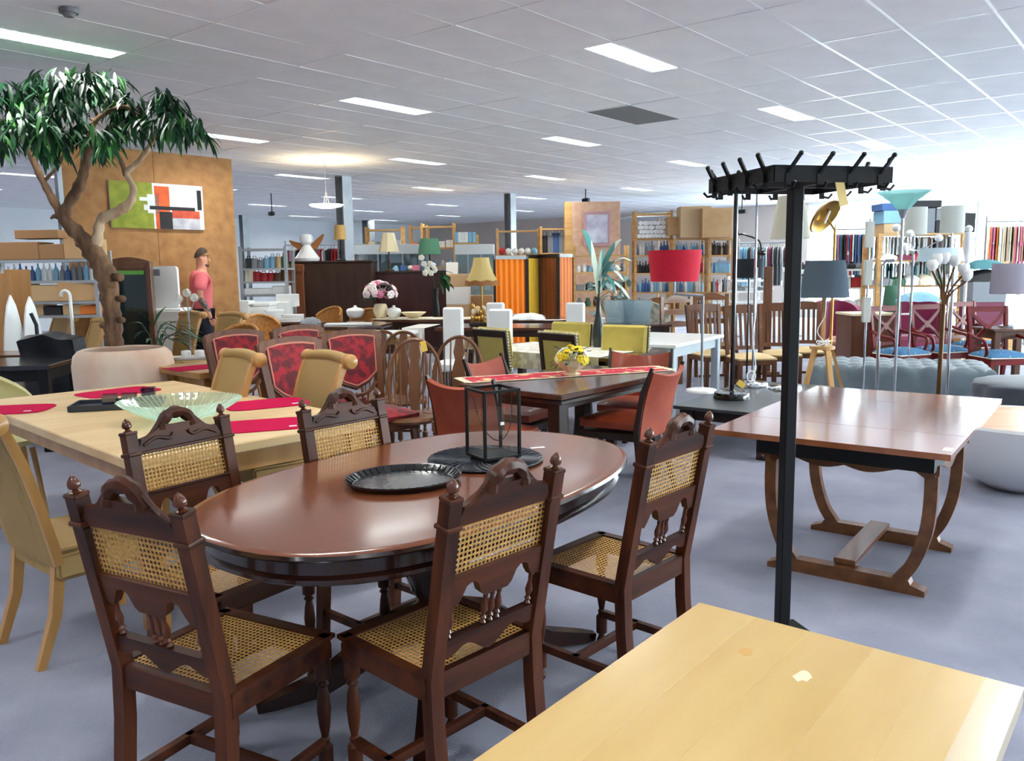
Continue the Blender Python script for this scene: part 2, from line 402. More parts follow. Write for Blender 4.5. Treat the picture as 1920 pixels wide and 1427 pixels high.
def cane_chair(label, front=False):
    t = thing('cane_chair', label, 'chair', group='carved cane chairs around the oval table')
    for s_ in (-1, 1):
        mb = MB(); x = s_*.192
        mb.bar(0, 0, .042, .040, (0, 1, 0), p=[(x, -.232, 0), (x, -.205, .3), (x, -.2, .45), (x, -.2-.5*math.sin(BT), .45+.5*math.cos(BT))])
        p = mb.build('back_post', m_dwx, t)
        mb = MB(); mb.box((x, 0, .43), (.056, .054, .014), .004); back_part(mb, 'moulding', m_dw, t); mb = MB(); mb.box((x, 0, .505), (.048, .046, .012), .003); back_part(mb, 'post_cap', m_dw, t)
        mb = MB(); mb.lathe([(.013, .51), (.015, .513), (.007, .518), (.009, .522), (.015, .525), (.0165, .531), (.015, .54), (.01, .549), (.004, .556), (.001, .558)], 14, (x, 0, 0)); back_part(mb, 'finial', m_pin, t)
        mb = MB(); turned(mb, s_*.19, .16, 0, .39, .021); mb.box((s_*.19, .16, .41), (.044, .044, .05), .003); mb.build('front_leg', m_dwx, t)
        mb = MB(); mb.bar((s_*.19, -.225, .13), (s_*.19, .16, .13), .022, .028); mb.build('stretcher', m_dw, t)
        mb = MB(); mb.bar((s_*.195, -.2, .42), (s_*.195, .17, .42), .04, .055); mb.bar((s_*.2, -.2, .452), (s_*.2, .18, .452), .034, .012); mb.build('seat_rail', m_dw, t)
    mb = MB(); mb.bar((-.2, 0, .13), (.2, 0, .13), .022, .028); mb.build('stretcher', m_dw, t)
    mb = MB(); mb.bar((-.2, .17, .42), (.2, .17, .42), .04, .055); mb.bar((-.215, .173, .452), (.215, .173, .452), .04, .012); mb.build('seat_rail', m_dw, t)
    mb = MB(); mb.box((0, -.2, .425), (.35, .03, .07), .004); mb.build('seat_rail', m_dw, t)
    ob('cane_seat', CANE['seat'], t, (0, -.012, .452))
    # back: lower rail, spindles, apron, cane, crest
    xs = [-.172+.344*i/24 for i in range(25)]
    mb = MB(); zb = [.062-.035*math.exp(-(x/.045)**2)-.012*math.exp(-((abs(x)-.15)/.03)**2)+.012*math.exp(-((abs(x)-.09)/.03)**2) for x in xs]
    mb.strip(xs, [.105]*25, zb, -.012, .012); back_part(mb, 'lower_rail', m_dw, t)
    for x in (-.152, -.026, 0, .026, .152):
        mb = MB(); mb.lathe([(r*.9, .105+z) for r, z in ((.006, 0), (.011, .004), (.006, .012), (.011, .018), (.006, .026), (.01, .036), (.0125, .046), (.01, .058), (.006, .074), (.008, .082), (.006, .11))], 10, (x, 0, 0)); back_part(mb, 'spindle', m_pin, t)
    zb = []
    for x in xs:
        a = abs(x); zb.append(.2+.055*math.exp(-((a-.095)/.034)**4) if a < .15 else .2+.01*math.sin((a-.15)*140))
    mb = MB(); mb.strip(xs, [.287]*25, zb, -.013, .013); back_part(mb, 'apron', m_dw, t)
    o = ob('cane_back', CANE['back'], t, (0, -.2-.358*math.sin(BT), BZ+.358*math.cos(BT)), (BT+PI/2, 0, 0))
    xs = [-.172+.344*i/40 for i in range(41)]; zt = []
    for x in xs:
        a = abs(x)
        h = .455 if a > .15 else .472+.038*(1-(a-.075)/.075) if a > .075 else .514
        if .145 < a < .162: h = .478
        zt.append(h)
    mb = MB(); mb.strip(xs, zt, [.428]*41, -.013, .013)
    arc = [(.062*math.cos(PI*k/16), 0, .497+.058*math.sin(PI*k/16)) for k in range(17)]
    mb.tube(arc, [.019+.005*abs(math.cos(k*PI/4)) for k in range(17)], 8)                         # pierced arch
    for s_ in (-1, 1):
        mb.ball((s_*.062, 0, .503), .017, (1, .8, 1)); mb.ball((s_*.088, 0, .498), .013, (1, .9, .8)); mb.ball((s_*.022, 0, .505), .012, (1, .9, .8))
        mb.tube(smooth_path([(s_*.155, 0, .474), (s_*.12, 0, .482), (s_*.09, 0, .508), (s_*.06, 0, .54)], 4), .008, 6)
    mb.ball((0, 0, .502), .012); mb.ball((0, 0, .559), .012, (1.6, 1, .8))
    if front:                                                                                      # carved face of the crest
        for s_ in (-1, 1): mb.tube(smooth_path([(s_*.15, .012, .455), (s_*.1, .015, .475), (s_*.05, .015, .465), (s_*.03, .015, .48)], 4), .007, 6)
    back_part(mb, 'crest', m_dw, t)
    mb = MB(); mb.box((0, .016, .43), (.345, .012, .012), .003); mb.box((0, .016, .287), (.345, .01, .01), .003); back_part(mb, 'back_moulding', m_dw, t)
    return t
CANE = {'seat': cane_sheet(.378, .352).mesh('cane_seat', m_cane), 'back': cane_sheet(.345, .145).mesh('cane_back', m_cane)}
for pa, pb, lab, sw in (((151.6, 931.5), (334, 964), 'carved dark cane chair seen from behind, nearest the left loom chair', 0),
                        ((845, 939), (1040, 884), 'carved cane chair seen from behind beside the pale wooden table corner', 0),
                        ((1212, 834), (1327.5, 799), 'carved dark cane chair between the oval table and the coat stand', 0),
                        ((234, 817), (421, 783), 'carved cane chair facing us in front of the glass bowl', 1),
                        ((570, 774), (708, 751), 'carved cane chair facing us behind the black oval tray', 1)):
    y = -.2-.5*math.sin(BT); la, lb = (-.192, y), (.192, y)
    if sw: la, lb = lb, la
    loc, rz = fit(pa, pb, .942, la, lb); t = cane_chair(lab, sw); t.rotation_euler.z = rz
    back = .0 if 'from behind' in lab else 0          # pulled back a little along its heading
    t.location = (loc[0]+back*math.sin(rz), loc[1]-back*math.cos(rz), 0)
# ---- oval pedestal table
m_maho = wood('mahogany', (128, 72, 45), (108, 58, 36), .2, sc=(1.2, 7, 7), coat=.4, lo=.2, hi=.85)
m_mahod = wood('dark_mahogany', (52, 26, 18), (30, 14, 10), .2, coat=.6)
def supell(A, B, e=2.48, n=72):
    o = []
    for k in range(n):
        a = 2*PI*k/n; c, s_ = math.cos(a), math.sin(a); r = (abs(c/A)**e+abs(s_/B)**e)**(-1/e); o.append((r*c, r*s_))
    return o
t = thing('oval_table', 'polished dark oval dining table on a pedestal with four feet', 'table', (-.286, 2.934, 0), .955)
mb = MB(); rings = [[(x, y, z) for x, y in supell(.908-d, .561-d)] for d, z in ((.05, .735), (.022, .735), (.008, .74), (.0, .748), (.004, .758))]
mb.loft(rings).build('table_edge', m_mahod, t)
mb = MB(); mb.loft([[(x, y, z) for x, y in supell(.908-d, .561-d)] for d, z in ((.05, .75), (.004, .7575), (.012, .762), (.03, .763))]); mb.build('tabletop', m_maho, t)
mb = MB(); mb.loft([[(x, y, z) for x, y in supell(.86-d, .515-d)] for d, z in ((0, .66), (-.012, .668), (-.012, .68), (0, .69), (0, .737))]); mb.build('apron', m_mahod, t)
mb = MB(); mb.lathe([(.1, .16), (.14, .18), (.14, .24), (.09, .27), (.07, .3), (.1, .34), (.125, .42), (.12, .5), (.08, .58), (.11, .6), (.11, .63), (.2, .65), (.2, .67)], 24); mb.build('pedestal', m_mahod, t)
for a in (-31, 35, 149, 215):
    r = math.radians(a); pts = [(.08, .22), (.2, .2), (.32, .12), (.45, .055), (.6, .03), (.66, .02)]
    mb = MB(); mb.bar(0, 0, [.07, .07, .065, .06, .05, .035], [.12, .1, .09, .07, .045, .03], p=[(c*math.cos(r), c*math.sin(r), z) for c, z in pts]); mb.build('foot', m_mahod, t)
# tray, charger, lantern, tag on the table
m_blk = M('black_lacquer', (16, 17, 20), .22, col2=(28, 30, 34), sc=(20, 20, 20), coat=.5, bump=.3, bsc=(45, 45, 45))
m_char = M('dark_pewter', (58, 62, 70), .35, metal=.3, col2=(40, 43, 50), sc=(30, 30, 30))
m_black = M('black_metal', (9, 9, 11), .45, spec=.35)
c = G(757, 903, .765)
mb = MB(); mb.lathe([(.0005, .003), (.175, .003), (.2, .022), (.206, .024), (.206, .019), (.185, 0), (.0005, 0)], 48, sq=(1, .86)); tr = mb.build('oval_tray', m_blk, None, (c.x, c.y, .763), (0, 0, .4))
tag(tr, 'glossy black oval tray on the dark oval table', 'tray')
mb = MB()
for k in range(44):
    a = 2*PI*k/44; mb.bar((.178*math.cos(a), .153*math.sin(a), .0065), (.2*math.cos(a), .172*math.sin(a), .023), .006, .003)
mb.build('fluted_rim', m_blk, tr)
c = G(910, 862, .765); mb = MB(); mb.lathe([(.0005, .004), (.2, .006), (.222, .012), (.225, .008), (.2, 0), (.0005, 0)], 56)
for k in range(40):
    a = 2*PI*k/40; mb.tube([((.06+.032*i)*math.cos(a+i*.09), (.06+.032*i)*math.sin(a+i*.09), .0055+.001*i) for i in range(6)], .004, 4)
tag(mb.build('charger_plate', m_char, None, (c.x, c.y, .763)), 'dark round charger plate with swirled ribs under the black lantern', 'plate')
c = G(925, 855, .775); t = thing('lantern', 'black square metal lantern with glass sides on the charger plate', 'lantern', (c.x, c.y, .776), .52)
lw, lh = .075, .27; mb = MB()
for i in (-1, 1):
    for j in (-1, 1): mb.box((i*lw, j*lw, lh/2), (.011, .011, lh), .001)
for z in (.006, lh-.006):
    for i in (-1, 1): mb.box((i*lw, 0, z), (.011, 2*lw, .011), .001); mb.box((0, i*lw, z), (2*lw, .011, .011), .001)
mb.build('frame', m_black, t)
mb = MB(); mb.box((0, 0, .008), (2*lw-.012, 2*lw-.012, .004)); mb.build('base_plate', m_black, t)
m_glass = thin_glass('clear_glass', (250, 252, 252), .06)
for i in (-1, 1):
    mb = MB(); mb.box((i*lw, 0, lh/2), (.002, 2*lw-.012, lh-.024)); mb.build('pane', m_glass, t); mb = MB(); mb.box((0, i*lw, lh/2), (2*lw-.012, .002, lh-.024)); mb.build('pane', m_glass, t)
mb = MB(); mb.tube([(lw+.006, 0, lh-.03)]+[((lw+.006)*math.cos(a*.1), -.05*math.sin(a*.1)-.02*0, lh-.03-.17*math.sin(a*.1)) for a in range(1, 31)]+[(-lw-.006, 0, lh-.03)], .002, 5); mb.build('handle', m_black, t)
m_paper = M('paper', (240, 240, 238), .7)
mb = MB(); mb.box((0, -lw-.002, .14), (.016, .001, .012)); mb.build('price_sticker', m_paper, t)
c = G(1008, 840, .763); mb = MB(); mb.box((0, 0, .001), (.06, .02, .001)); tag(mb.build('price_tag', m_paper, None, (c.x, c.y, .7635), (0, 0, .3)), 'small white paper price tag lying behind the lantern', 'tag')
# ---- pale wooden table in the foreground
m_pale = wood('pale_wood', (218, 188, 128), (202, 166, 102), .26, sc=(1.1, 5, 5), coat=.45, bump=.03, lo=.3, hi=.75)
m_pale2 = wood('pale_side_board', (226, 208, 176), (214, 194, 158), .32, sc=(1.2, 8, 8), coat=.3)
m_pale3 = wood('pale_wood_warm', (216, 185, 124), (200, 163, 99), .3, sc=(1.1, 6, 6), coat=.35, lo=.3, hi=.75)
A = Vector((.41, 1.76)); e1 = Vector((.48, -.39)).normalized(); e2 = Vector((-e1.y*-1, 0)); e2 = Vector((e1.y, -e1.x)); W1, L1 = .62, 1.5
t = thing('pale_table', 'pale wooden table with water-stained top in the foreground', 'table', (A.x+e1.x*W1/2+e2.x*L1/2, A.y+e1.y*W1/2+e2.y*L1/2, 0), math.atan2(e2.y, e2.x))
# local x runs towards the viewer (e2), local y = to e2 rotated +90 degrees
sy = 1 if Vector((-e2.y, e2.x)).dot(e1) > 0 else -1
ys = [0, .13, .245, .37, .475, .56, .62]
for k in range(6):
    w = ys[k+1]-ys[k]; mb = MB(); mb.box((0, sy*(-W1/2+(ys[k]+ys[k+1])/2), .743), (L1, w, .034), .0004); mb.build('plank', (m_pale, m_pale3, m_pale, m_pale3, m_pale, m_pale2)[k], t)
mb = MB(); mb.box((0, 0, .685), (L1-.12, W1-.1, .08)); mb.build('apron', m_pale3, t)
for i in (-1, 1):
    for j in (-1, 1): mb = MB(); mb.box((i*(L1/2-.07), j*(W1/2-.06), .363), (.07, .07, .726), .004); mb.build('leg', m_pale3, t)
m_st1 = M('ring_stain', (206, 160, 92), .45); m_st2 = M('pale_stain', (238, 214, 180), .5)
for (px_, py_, mt_, r_, sd) in ((1398, 1222, m_st1, .018, 1), (1505, 1268, m_st2, .021, 2)):
    c = G(px_, py_, .7602); q = random.Random(sd); mb = MB(); out = [(r_*(1+q.uniform(-.25, .25))*math.cos(2*PI*k/14), r_*.75*(1+q.uniform(-.25, .25))*math.sin(2*PI*k/14)) for k in range(14)]
    mb.prism(out, 0, .0003)
    o = mb.build('stain', mt_, t); o.matrix_parent_inverse = Matrix.Identity(4)
    lc = Matrix.Rotation(-t.rotation_euler.z, 3, 'Z') @ (Vector((c.x, c.y, 0))-t.location); o.location = (lc.x, lc.y, .7602)
# ---- coat stand
c = G(1465, 1203, 0); t = thing('coat_stand', 'tall black metal coat stand with a square rack of hooks', 'coat stand', (c.x, c.y, 0), math.radians(14))
PH = 1.865; mb = MB(); mb.box((0, 0, PH/2), (.046, .046, PH), .003); mb.build('post', m_black, t)
mb = MB(); mb.box((0, 0, .008), (.3, .3, .014), .003); mb.box((0, 0, .02), (.1, .1, .012), .003); mb.build('base', m_black, t)
s2 = .232; z0 = 1.81
for k in range(4):
    R = RZ(k*PI/2); mb = MB(); mb.box(R @ Vector((0, -s2, z0)), (2*s2 if k % 2 == 0 else .008, .008 if k % 2 == 0 else 2*s2, .055)); rl = mb.build('rack_rail', m_black, t)
    mb = MB(); mb.bar(R @ Vector((0, -.02, z0-.015)), R @ Vector((0, -s2, z0-.015)), .03, .02); mb.build('rack_arm', m_black, t)
    for i in range(4):
        x = -s2+.05+i*(2*s2-.1)/3; mb = MB()
        mb.bar(R @ Vector((x, -s2, z0)), R @ Vector((x+.02, -s2-.045, z0+.06)), .014, .008)
        mb.bar(R @ Vector((x, -s2-.004, z0)), R @ Vector((x, -s2-.004, z0-.05)), .02, .006, (0, 1, 0)); mb.tube([R @ Vector(p) for p in ((x, -s2-.004, z0-.04), (x, -s2-.035, z0-.045), (x, -s2-.05, z0-.03))], .005, 6); mb.build('hook', m_black, t)
        mb = MB(); mb.ball(R @ Vector((x+.021, -s2-.046, z0+.062)), .009, seg=8, rg=5); mb.build('hook_tip', m_black, t)
d_ = D(1578, 362, t.location.y-.15)-Vector(t.location); d_ = RZ(-t.rotation_euler.z) @ d_
mb = MB(); mb.box(d_, (.035, .002, .09), 0, RY(-.25)); mb.tube([d_+Vector((-.01, 0, .04)), d_+Vector((-.02, 0, .075))], .002, 5); mb.build('hanging_tag', M('yellow_tag', (232, 206, 140), .7), t)
# ---- trestle table
m_walnut = wood('walnut_veneer', (150, 92, 58), (124, 70, 42), .12, sc=(1.2, 7, 7), coat=.5)
m_oak = wood('brown_oak', (128, 82, 46), (98, 58, 30), .35, coat=.25)
m_bk = M('black_underframe', (10, 10, 11), .6)
t = thing('trestle_table', 'walnut draw-leaf table on curved trestle legs right of the coat stand', 'table', (1.795, 4.115, 0), math.radians(53.6))
for i in (-1, 0, 1):
    w = .42 if i else .80; mb = MB(); mb.box((i*.612, 0, .745), (w-.0004, .99, .026), .0008); mb.build('leaf', m_walnut, t)
mb = MB(); mb.box((0, 0, .665), (1.02, .78, .125)); mb.box((0, 0, .73), (1.4, .6, .01)); mb.build('underframe', m_bk, t)
for i in (-1, 1):
    mb = MB(); xs = [-.4+.8*k/24 for k in range(25)]; zb = [.575-.02*math.sin(abs(x)*16) for x in xs]; mb.strip(xs, [.62]*25, zb, -.012, .012)
    mb.build('apron', m_oak, t, (i*.42, 0, 0), (0, 0, PI/2))
    mb = MB(); xs = [-.42+.84*k/24 for k in range(25)]; zb = [.56-.03*math.cos(x*11) for x in xs]; mb.strip(xs, [.73]*25, zb, -.012, .012); mb.build('side_board', m_oak, t, (0, i*.37, 0))
    mb = MB(); out = [(-.36, 0), (-.36, .025), (-.3, .045), (-.29, .065), (.29, .065), (.3, .045), (.36, .025), (.36, 0)]; mb.prism(out, i*.36-.035, i*.36+.035, 'X'); mb.build('foot', m_oak, t)
    for j in (-1, 1):
        pts = smooth_path([(i*.36, j*.24, .05), (i*.36, j*.30, .14), (i*.36, j*.345, .28), (i*.36, j*.36, .42), (i*.36, j*.36, .6)], 5)
        mb = MB(); mb.bar(0, 0, .05, .055, (0, 1, 0), p=pts); mb.bar((i*.36, j*.36, .56), (i*.36, j*.3, .6), .05, .05); mb.build('leg', m_oak, t)
mb = MB(); mb.box((0, 0, .085), (.72, .1, .028), .003); mb.build('stretcher', m_oak, t)
mb = MB(); mb.box((-.72, -.47, .7585), (.07, .035, .0008)); mb.build('price_sticker', m_paper, t)
# ================================================================ tables and chairs in the middle
m_pine = wood('pine', (214, 186, 140), (196, 162, 112), .38, sc=(1.2, 6, 6), coat=.15)
m_golden = wood('golden_beech', (190, 144, 84), (168, 120, 62), .38, sc=(10, 10, 1.5), coat=.2)
m_loom = M('loom_weave', (182, 150, 94), .7, col2=(146, 114, 66), sc=(24, 3, 3), det=1, bump=.5, kind='wave', dist=.6, lo=.2, hi=.8)
m_pinkcloth = M('pink_felt', (182, 18, 70), .95, col2=(172, 14, 62), sc=(200, 200, 200), spec=.1)
m_brown = wood('brown_wood', (106, 66, 40), (78, 46, 26), .35, coat=.3)
m_brownv = wood('brown_wood_upright', (106, 66, 40), (78, 46, 26), .35, sc=(14, 14, 1.5), coat=.3)
m_darkt = wood('dark_table_wood', (84, 50, 34), (56, 30, 20), .22, sc=(1.2, 9, 9), coat=.6)
m_darkleg = wood('dark_leg', (50, 30, 20), (32, 18, 12), .35, coat=.3)
m_wht = M('white_lacquer', (238, 240, 238), .3, coat=.3)
def table(name, label, corner, ang, L, Wd, z, mt, ml, th=.03, leg=.07, apr=.09, inset=.03, turned_leg=False, cat='table', far=True):
    """corner = near corner on the floor plan; L runs along ang, Wd to its left"""
    a = math.radians(ang); e = Vector((math.cos(a), math.sin(a), 0)); n = Vector((-e.y, e.x, 0)); c = Vector((corner[0], corner[1], 0))+e*L/2+n*Wd/2
    t = thing(name, label, cat, c, a)
    mb = MB(); mb.box((0, 0, z-th/2), (L, Wd, th), .005); mb.build('tabletop', mt, t)
    for i in (-1, 1):
        if apr:
            mb = MB(); mb.box((0, i*(Wd/2-inset-leg/2), z-th-apr/2), (L-2*inset-leg, .022, apr)); mb.build('apron', ml, t)
            mb = MB(); mb.box((i*(L/2-inset-leg/2), 0, z-th-apr/2), (.022, Wd-2*inset-leg, apr)); mb.build('apron', ml, t)
        for j in (-1, 1):
            mb = MB(); x, y = i*(L/2-inset-leg/2), j*(Wd/2-inset-leg/2)
            if turned_leg: turned(mb, x, y, 0, z-th, leg/2)
            else: mb.box((x, y, (z-th)/2), (leg, leg, z-th), .004)
            mb.build('leg', ml, t)
    return t
table('pine_table', 'large light pine table with pink placemats and a glass bowl', (-1.52, 3.23), 46, 1.22, 2.35, .76, m_pine, m_golden, .045, .085, .1, .05)
# ---- things on the pine table
for px_, py_, r_, lab in ((12, 768, .2, 'pink felt placemat at the left edge of the pine table'), (222, 735, .9, 'pink felt placemat behind the tray of glasses'), (498, 757, .55, 'pink felt placemat right of the glass bowl, the farther one'), (490, 797, .35, 'pink felt placemat beside the cane chair finial, the nearer one')):
    c = G(px_, py_, .763); q = random.Random(px_); out = []
    for k in range(40):
        a = 2*PI*k/40; rr = (abs(math.cos(a)/.23)**5+abs(math.sin(a)/.165)**5)**(-.2)*(1+.012*q.uniform(-1, 1)); out.append((rr*math.cos(a), rr*math.sin(a)))
    mb = MB(); mb.prism(out, 0, .004); t = tag(mb.build('placemat', m_pinkcloth, None, (c.x, c.y, .7605), (0, 0, r_)), lab, 'placemat', 'pink placemats')
    mb = MB(); mb.box((.14, -.1, .0052), (.035, .022, .001)); mb.build('price_sticker', m_paper, t)
c = G(222, 760, .77); t = thing('serving_tray', 'dark rectangular tray holding small glasses on the pine table', 'tray', (c.x, c.y, .7605), .25)
m_slate = M('slate_tray', (52, 56, 64), .35, metal=.2)
mb = MB(); mb.box((0, 0, .006), (.46, .24, .01), .002); mb.build('tray_base', m_slate, t); mb = MB()
for i in (-1, 1): mb.box((i*.228, 0, .018), (.008, .24, .03), .001); mb.box((0, i*.118, .018), (.45, .008, .03), .001)
mb.build('tray_rim', m_slate, t)
m_smoke = thin_glass('smoky_glass', (206, 210, 222), .14)
for px_, py_, lab in ((207, 762, 'smoky square tea-light glass at the near end of the tray'), (243, 760, 'smoky square tea-light glass in the middle of the tray'), (279, 748, 'smoky square tea-light glass at the far end of the tray')):
    c = G(px_, py_, .775); mb = MB()
    sq_ = lambda s_, z: [(s_, s_, z), (-s_, s_, z), (-s_, -s_, z), (s_, -s_, z)]
    mb.loft([sq_(.03, 0), sq_(.036, .01), sq_(.038, .07), sq_(.033, .07), sq_(.031, .014)]); tag(mb.build('tealight_glass', m_smoke, None, (c.x, c.y, .773), (0, 0, .3)), lab, 'glass', 'tea-light glasses')
m_mint = thin_glass('ribbed_glass', (244, 252, 248), .16, .22, (225, 248, 238))
c = G(322, 795, .762); mb = MB(); n = 96; rings = []
for r_, z in ((.001, .004), (.1, .004), (.14, .012), (.22, .05), (.275, .085), (.3, .105), (.297, .107), (.27, .087), (.215, .055), (.135, .018), (.001, .01)):
    rings.append([(r_*(1+.022*math.cos(48*2*PI*k/n)*(r_ > .12))*math.cos(2*PI*k/n), r_*.8*(1+.022*math.cos(48*2*PI*k/n)*(r_ > .12))*math.sin(2*PI*k/n), z) for k in range(n)])
mb.loft(rings); t = tag(mb.build('glass_bowl', m_mint, None, (c.x, c.y+.12, .7605), (0, 0, .15)), 'large ribbed pale green glass bowl on the pine table', 'bowl')
mb = MB()
for k in range(64): a = 2*PI*k/64; mb.tube([(r_*math.cos(a), r_*.8*math.sin(a), z) for r_, z in ((.13, .021), (.18, .04), (.22, .0565), (.27, .0885), (.296, .108))], .0022, 4)
mb.build('ribs', thin_glass('rib_glass', (250, 255, 252), .3, .5, (236, 250, 244)), t)
# ---- loom chairs
def loom_chair(label):
    t = thing('loom_chair', label, 'chair', group='woven loom chairs'); w = .215
    prof = [(-.17, .40), (-.19, .5), (-.225, .65), (-.265, .8), (-.31, .92), (-.335, .965), (-.36, .985)]
    P = smooth_path([(0, a, b) for a, b in prof], 4)
    mb = MB(); nn = len(P)-1
    def fn(u, v):
        p = P[min(nn, int(round(u*nn)))]; x = (v*2-1)*lerp(w-.015, w, u); return (x, p.y-.035*(1-(v*2-1)**2)*(.4+.6*u)*.6, p.z+.02*(1-(v*2-1)**2)*u)
    mb.surf(fn, nn, 14, .03); mb.build('backrest', m_loom, t)
    mb = MB(); mb.tube([(x*w, -.365-.012*(1-x*x), .975+.02*(1-x*x)) for x in [-1+.25*k for k in range(9)]], .036, 14); mb.build('roll', m_loom, t)
    for s_ in (-1, 1):
        mb = MB(); mb.lathe([(.038, 0), (.046, .005), (.046, .018), (.034, .023), (.042, .03), (.045, .043), (.038, .058), (.018, .068), (.001, .071)], 16, rot=RY(s_*PI/2), o=(s_*w, -.365, .975)); mb.build('knob', m_golden, t)
        mb = MB(); mb.bar(0, 0, .03, .035, (0, 1, 0), p=[(s_*lerp(w, w+.012, i/nn), p.y-.012, p.z) for i, p in enumerate(P)]); mb.build('side_frame', m_golden, t)
        mb = MB(); mb.bar(0, 0, [.028, .036, .04], [.03, .038, .042], (0, 1, 0), p=[(s_*.19, -.27, 0), (s_*.19, -.2, .2), (s_*.19, -.17, .42)]); mb.build('leg', m_golden, t)
        mb = MB(); mb.bar(0, 0, [.028, .042], [.028, .042], (0, 1, 0), p=[(s_*.2, .235, 0), (s_*.2, .21, .42)]); mb.build('leg', m_golden, t)
    mb = MB(); mb.box((0, .03, .385), (.46, .45, .11), .02); mb.build('seat_skirt', m_loom, t)
    mb = MB(); mb.box((0, .03, .452), (.45, .44, .03), .013); mb.build('seat', m_loom, t)
    return t
lc = loom_chair('woven loom chair seen from behind at the left edge of the picture')
rz = math.atan2(3.03-3.25, -1.82+2.09); lc.rotation_euler.z = rz
mid = Vector((-1.955, 3.14)); q = Matrix.Rotation(rz, 2) @ Vector((0, -.25)); lc.location = (mid.x-q.x, mid.y-q.y, 0)
for pa, pb, z, lab in (((415, 668), (497, 682), .96, 'woven loom chair facing us with rolled top, nearer the terracotta pot'), ((562, 670), (675, 686), .96, 'woven loom chair facing us in front of the velvet chairs'),
                       ((97, 603), (150, 606), .92, 'woven loom chair with only its rolled top showing behind the black armchair'), ((168, 608), (215, 614), .935, 'woven loom chair half hidden by the tree trunk'),
                       ((338, 590), (386, 592), .97, 'woven loom chair below the man in the pink shirt'), ((408, 592), (466, 594), .97, 'woven loom chair left of the brown rattan chairs')):
    loc, rz = fit(pa, pb, z, (.24, -.365), (-.24, -.365)); dup(lc, loc, rz, lab)
# ---- dark draw-leaf table with orange chairs
t = table('draw_leaf_table', 'dark draw-leaf dining table with a red floral runner', (.29, 4.82), 50, 1.36, .84, .76, m_darkt, m_darkleg, .035, .09, .08, .07)
mb = MB(); mb.box((0, 0, .708), (1.34, .82, .026), .004); mb.build('draw_leaf', m_darkleg, t)
m_run = M('runner_print', (196, 30, 60), .85, col2=(232, 206, 150), sc=(9, 9, 9), det=3, lo=.4, hi=.46)
m_lacew = M('lace_edge', (232, 220, 190), .85, bump=.4, bsc=(80, 80, 80))
a, b = G(868, 713, .765), G(1245, 690, .765); an = math.atan2(b.y-a.y, b.x-a.x); L = (b-a).length
mb = MB(); mb.surf(lambda u, v: ((u-.5)*L, (v-.5)*.27*(1-.25*max(0, abs(u-.5)*2-.9)*8), .004*0+.003+.0015*math.sin(u*40+v*5)), 60, 8, .003); t = mb.build('table_runner', m_run, None, ((a.x+b.x)/2, (a.y+b.y)/2, .7615), (0, 0, an)); tag(t, 'red and cream floral table runner laid cornerwise on the dark table', 'table runner')
mb = MB()
for s_ in (-1, 1):
    mb.bar((-L/2, s_*.14, .0035), (L/2, s_*.14, .0035), .018, .003)
    for k in range(5): mb.lathe([(.001, 0), (.03, .001), (.03, .004), (.001, .004)], 10, (s_*L/2, (k-2)*.055, .0015))
mb.build('scalloped_border', m_lacew, t)
def blob(r, n=7, seed=1):
    q = random.Random(seed); mb = MB()
    for k in range(n):
        a = 2*PI*k/n; mb.ball((r*.5*math.cos(a), r*.5*math.sin(a), 0), r*.55, (1, 1, .55), 7, 4)
    mb.ball((0, 0, r*.15), r*.5, (1, 1, .8), 7, 4); return mb
def leaf_mesh(l, w, mat, fold=.25, droop=.3, n=6):
    mb = MB(); mb.surf(lambda u, v: (w*math.sin(PI*min(1, .04+u*.96))**.8*(v-.5), l*u, -droop*l*u*u+abs(v-.5)*fold*w), n, 2); return mb.mesh('leaf', mat, 60)
m_leaf = M('leaf_green', (40, 92, 44), .4, col2=(26, 66, 34), sc=(9, 9, 9)); m_leafd = M('leaf_dark', (30, 70, 40), .45)
m_yel = M('yellow_petal', (236, 206, 40), .6); m_whp = M('white_petal', (240, 238, 226), .6); m_pkp = M('pink_petal', (214, 120, 150), .6); m_lilac = M('pale_pink_petal', (232, 206, 214), .6)
def posy(t, c, R, mats, nf, nl, fr, seed, lw=.035, ll=.09):
    q = random.Random(seed); ms = [blob(fr, 6, k).mesh('flower', mt) for k, mt in enumerate(mats)]; lm_ = [leaf_mesh(ll, lw, m_leaf), leaf_mesh(ll, lw, m_leafd)]
    for k in range(nf):
        th = q.uniform(0, 2*PI); ph = math.acos(q.uniform(-.05, 1)); d = Vector((math.sin(ph)*math.cos(th), math.sin(ph)*math.sin(th), math.cos(ph)))
        o = ob('flower', ms[k % len(ms)], t, Vector(c)+Vector((d.x*R[0], d.y*R[0], d.z*R[1])), d.to_track_quat('Z', 'Y').to_euler())
    for k in range(nl):
        th = q.uniform(0, 2*PI); ph = math.acos(q.uniform(-.3, .8)); d = Vector((math.sin(ph)*math.cos(th), math.sin(ph)*math.sin(th), math.cos(ph)))
        ob('leaf', lm_[k % 2], t, Vector(c)+Vector((d.x*R[0], d.y*R[0], d.z*R[1]))*.6, d.to_track_quat('Y', 'Z').to_euler())
m_cream = M('cream_ceramic', (232, 214, 178), .35, coat=.3)
c = G(1072, 703, .765); t = thing('flower_bowl', 'cream footed bowl of yellow and white artificial flowers', 'flower bowl', (c.x, c.y, .7665), .4)
mb = MB(); mb.lathe([(.06, 0), (.065, .01), (.04, .02), (.06, .035), (.095, .06), (.115, .09), (.12, .1), (.11, .1), (.08, .06), (.001, .05)], 8); mb.build('bowl', m_cream, t, ang=20)
mb = MB(); mb.tube([(-.12*math.cos(a*.3)-.02*math.sin(a*.3), 0, .1+.09*math.sin(a*.3)) for a in range(0, 6)], .006, 6); mb.build('handle', m_whp, t)
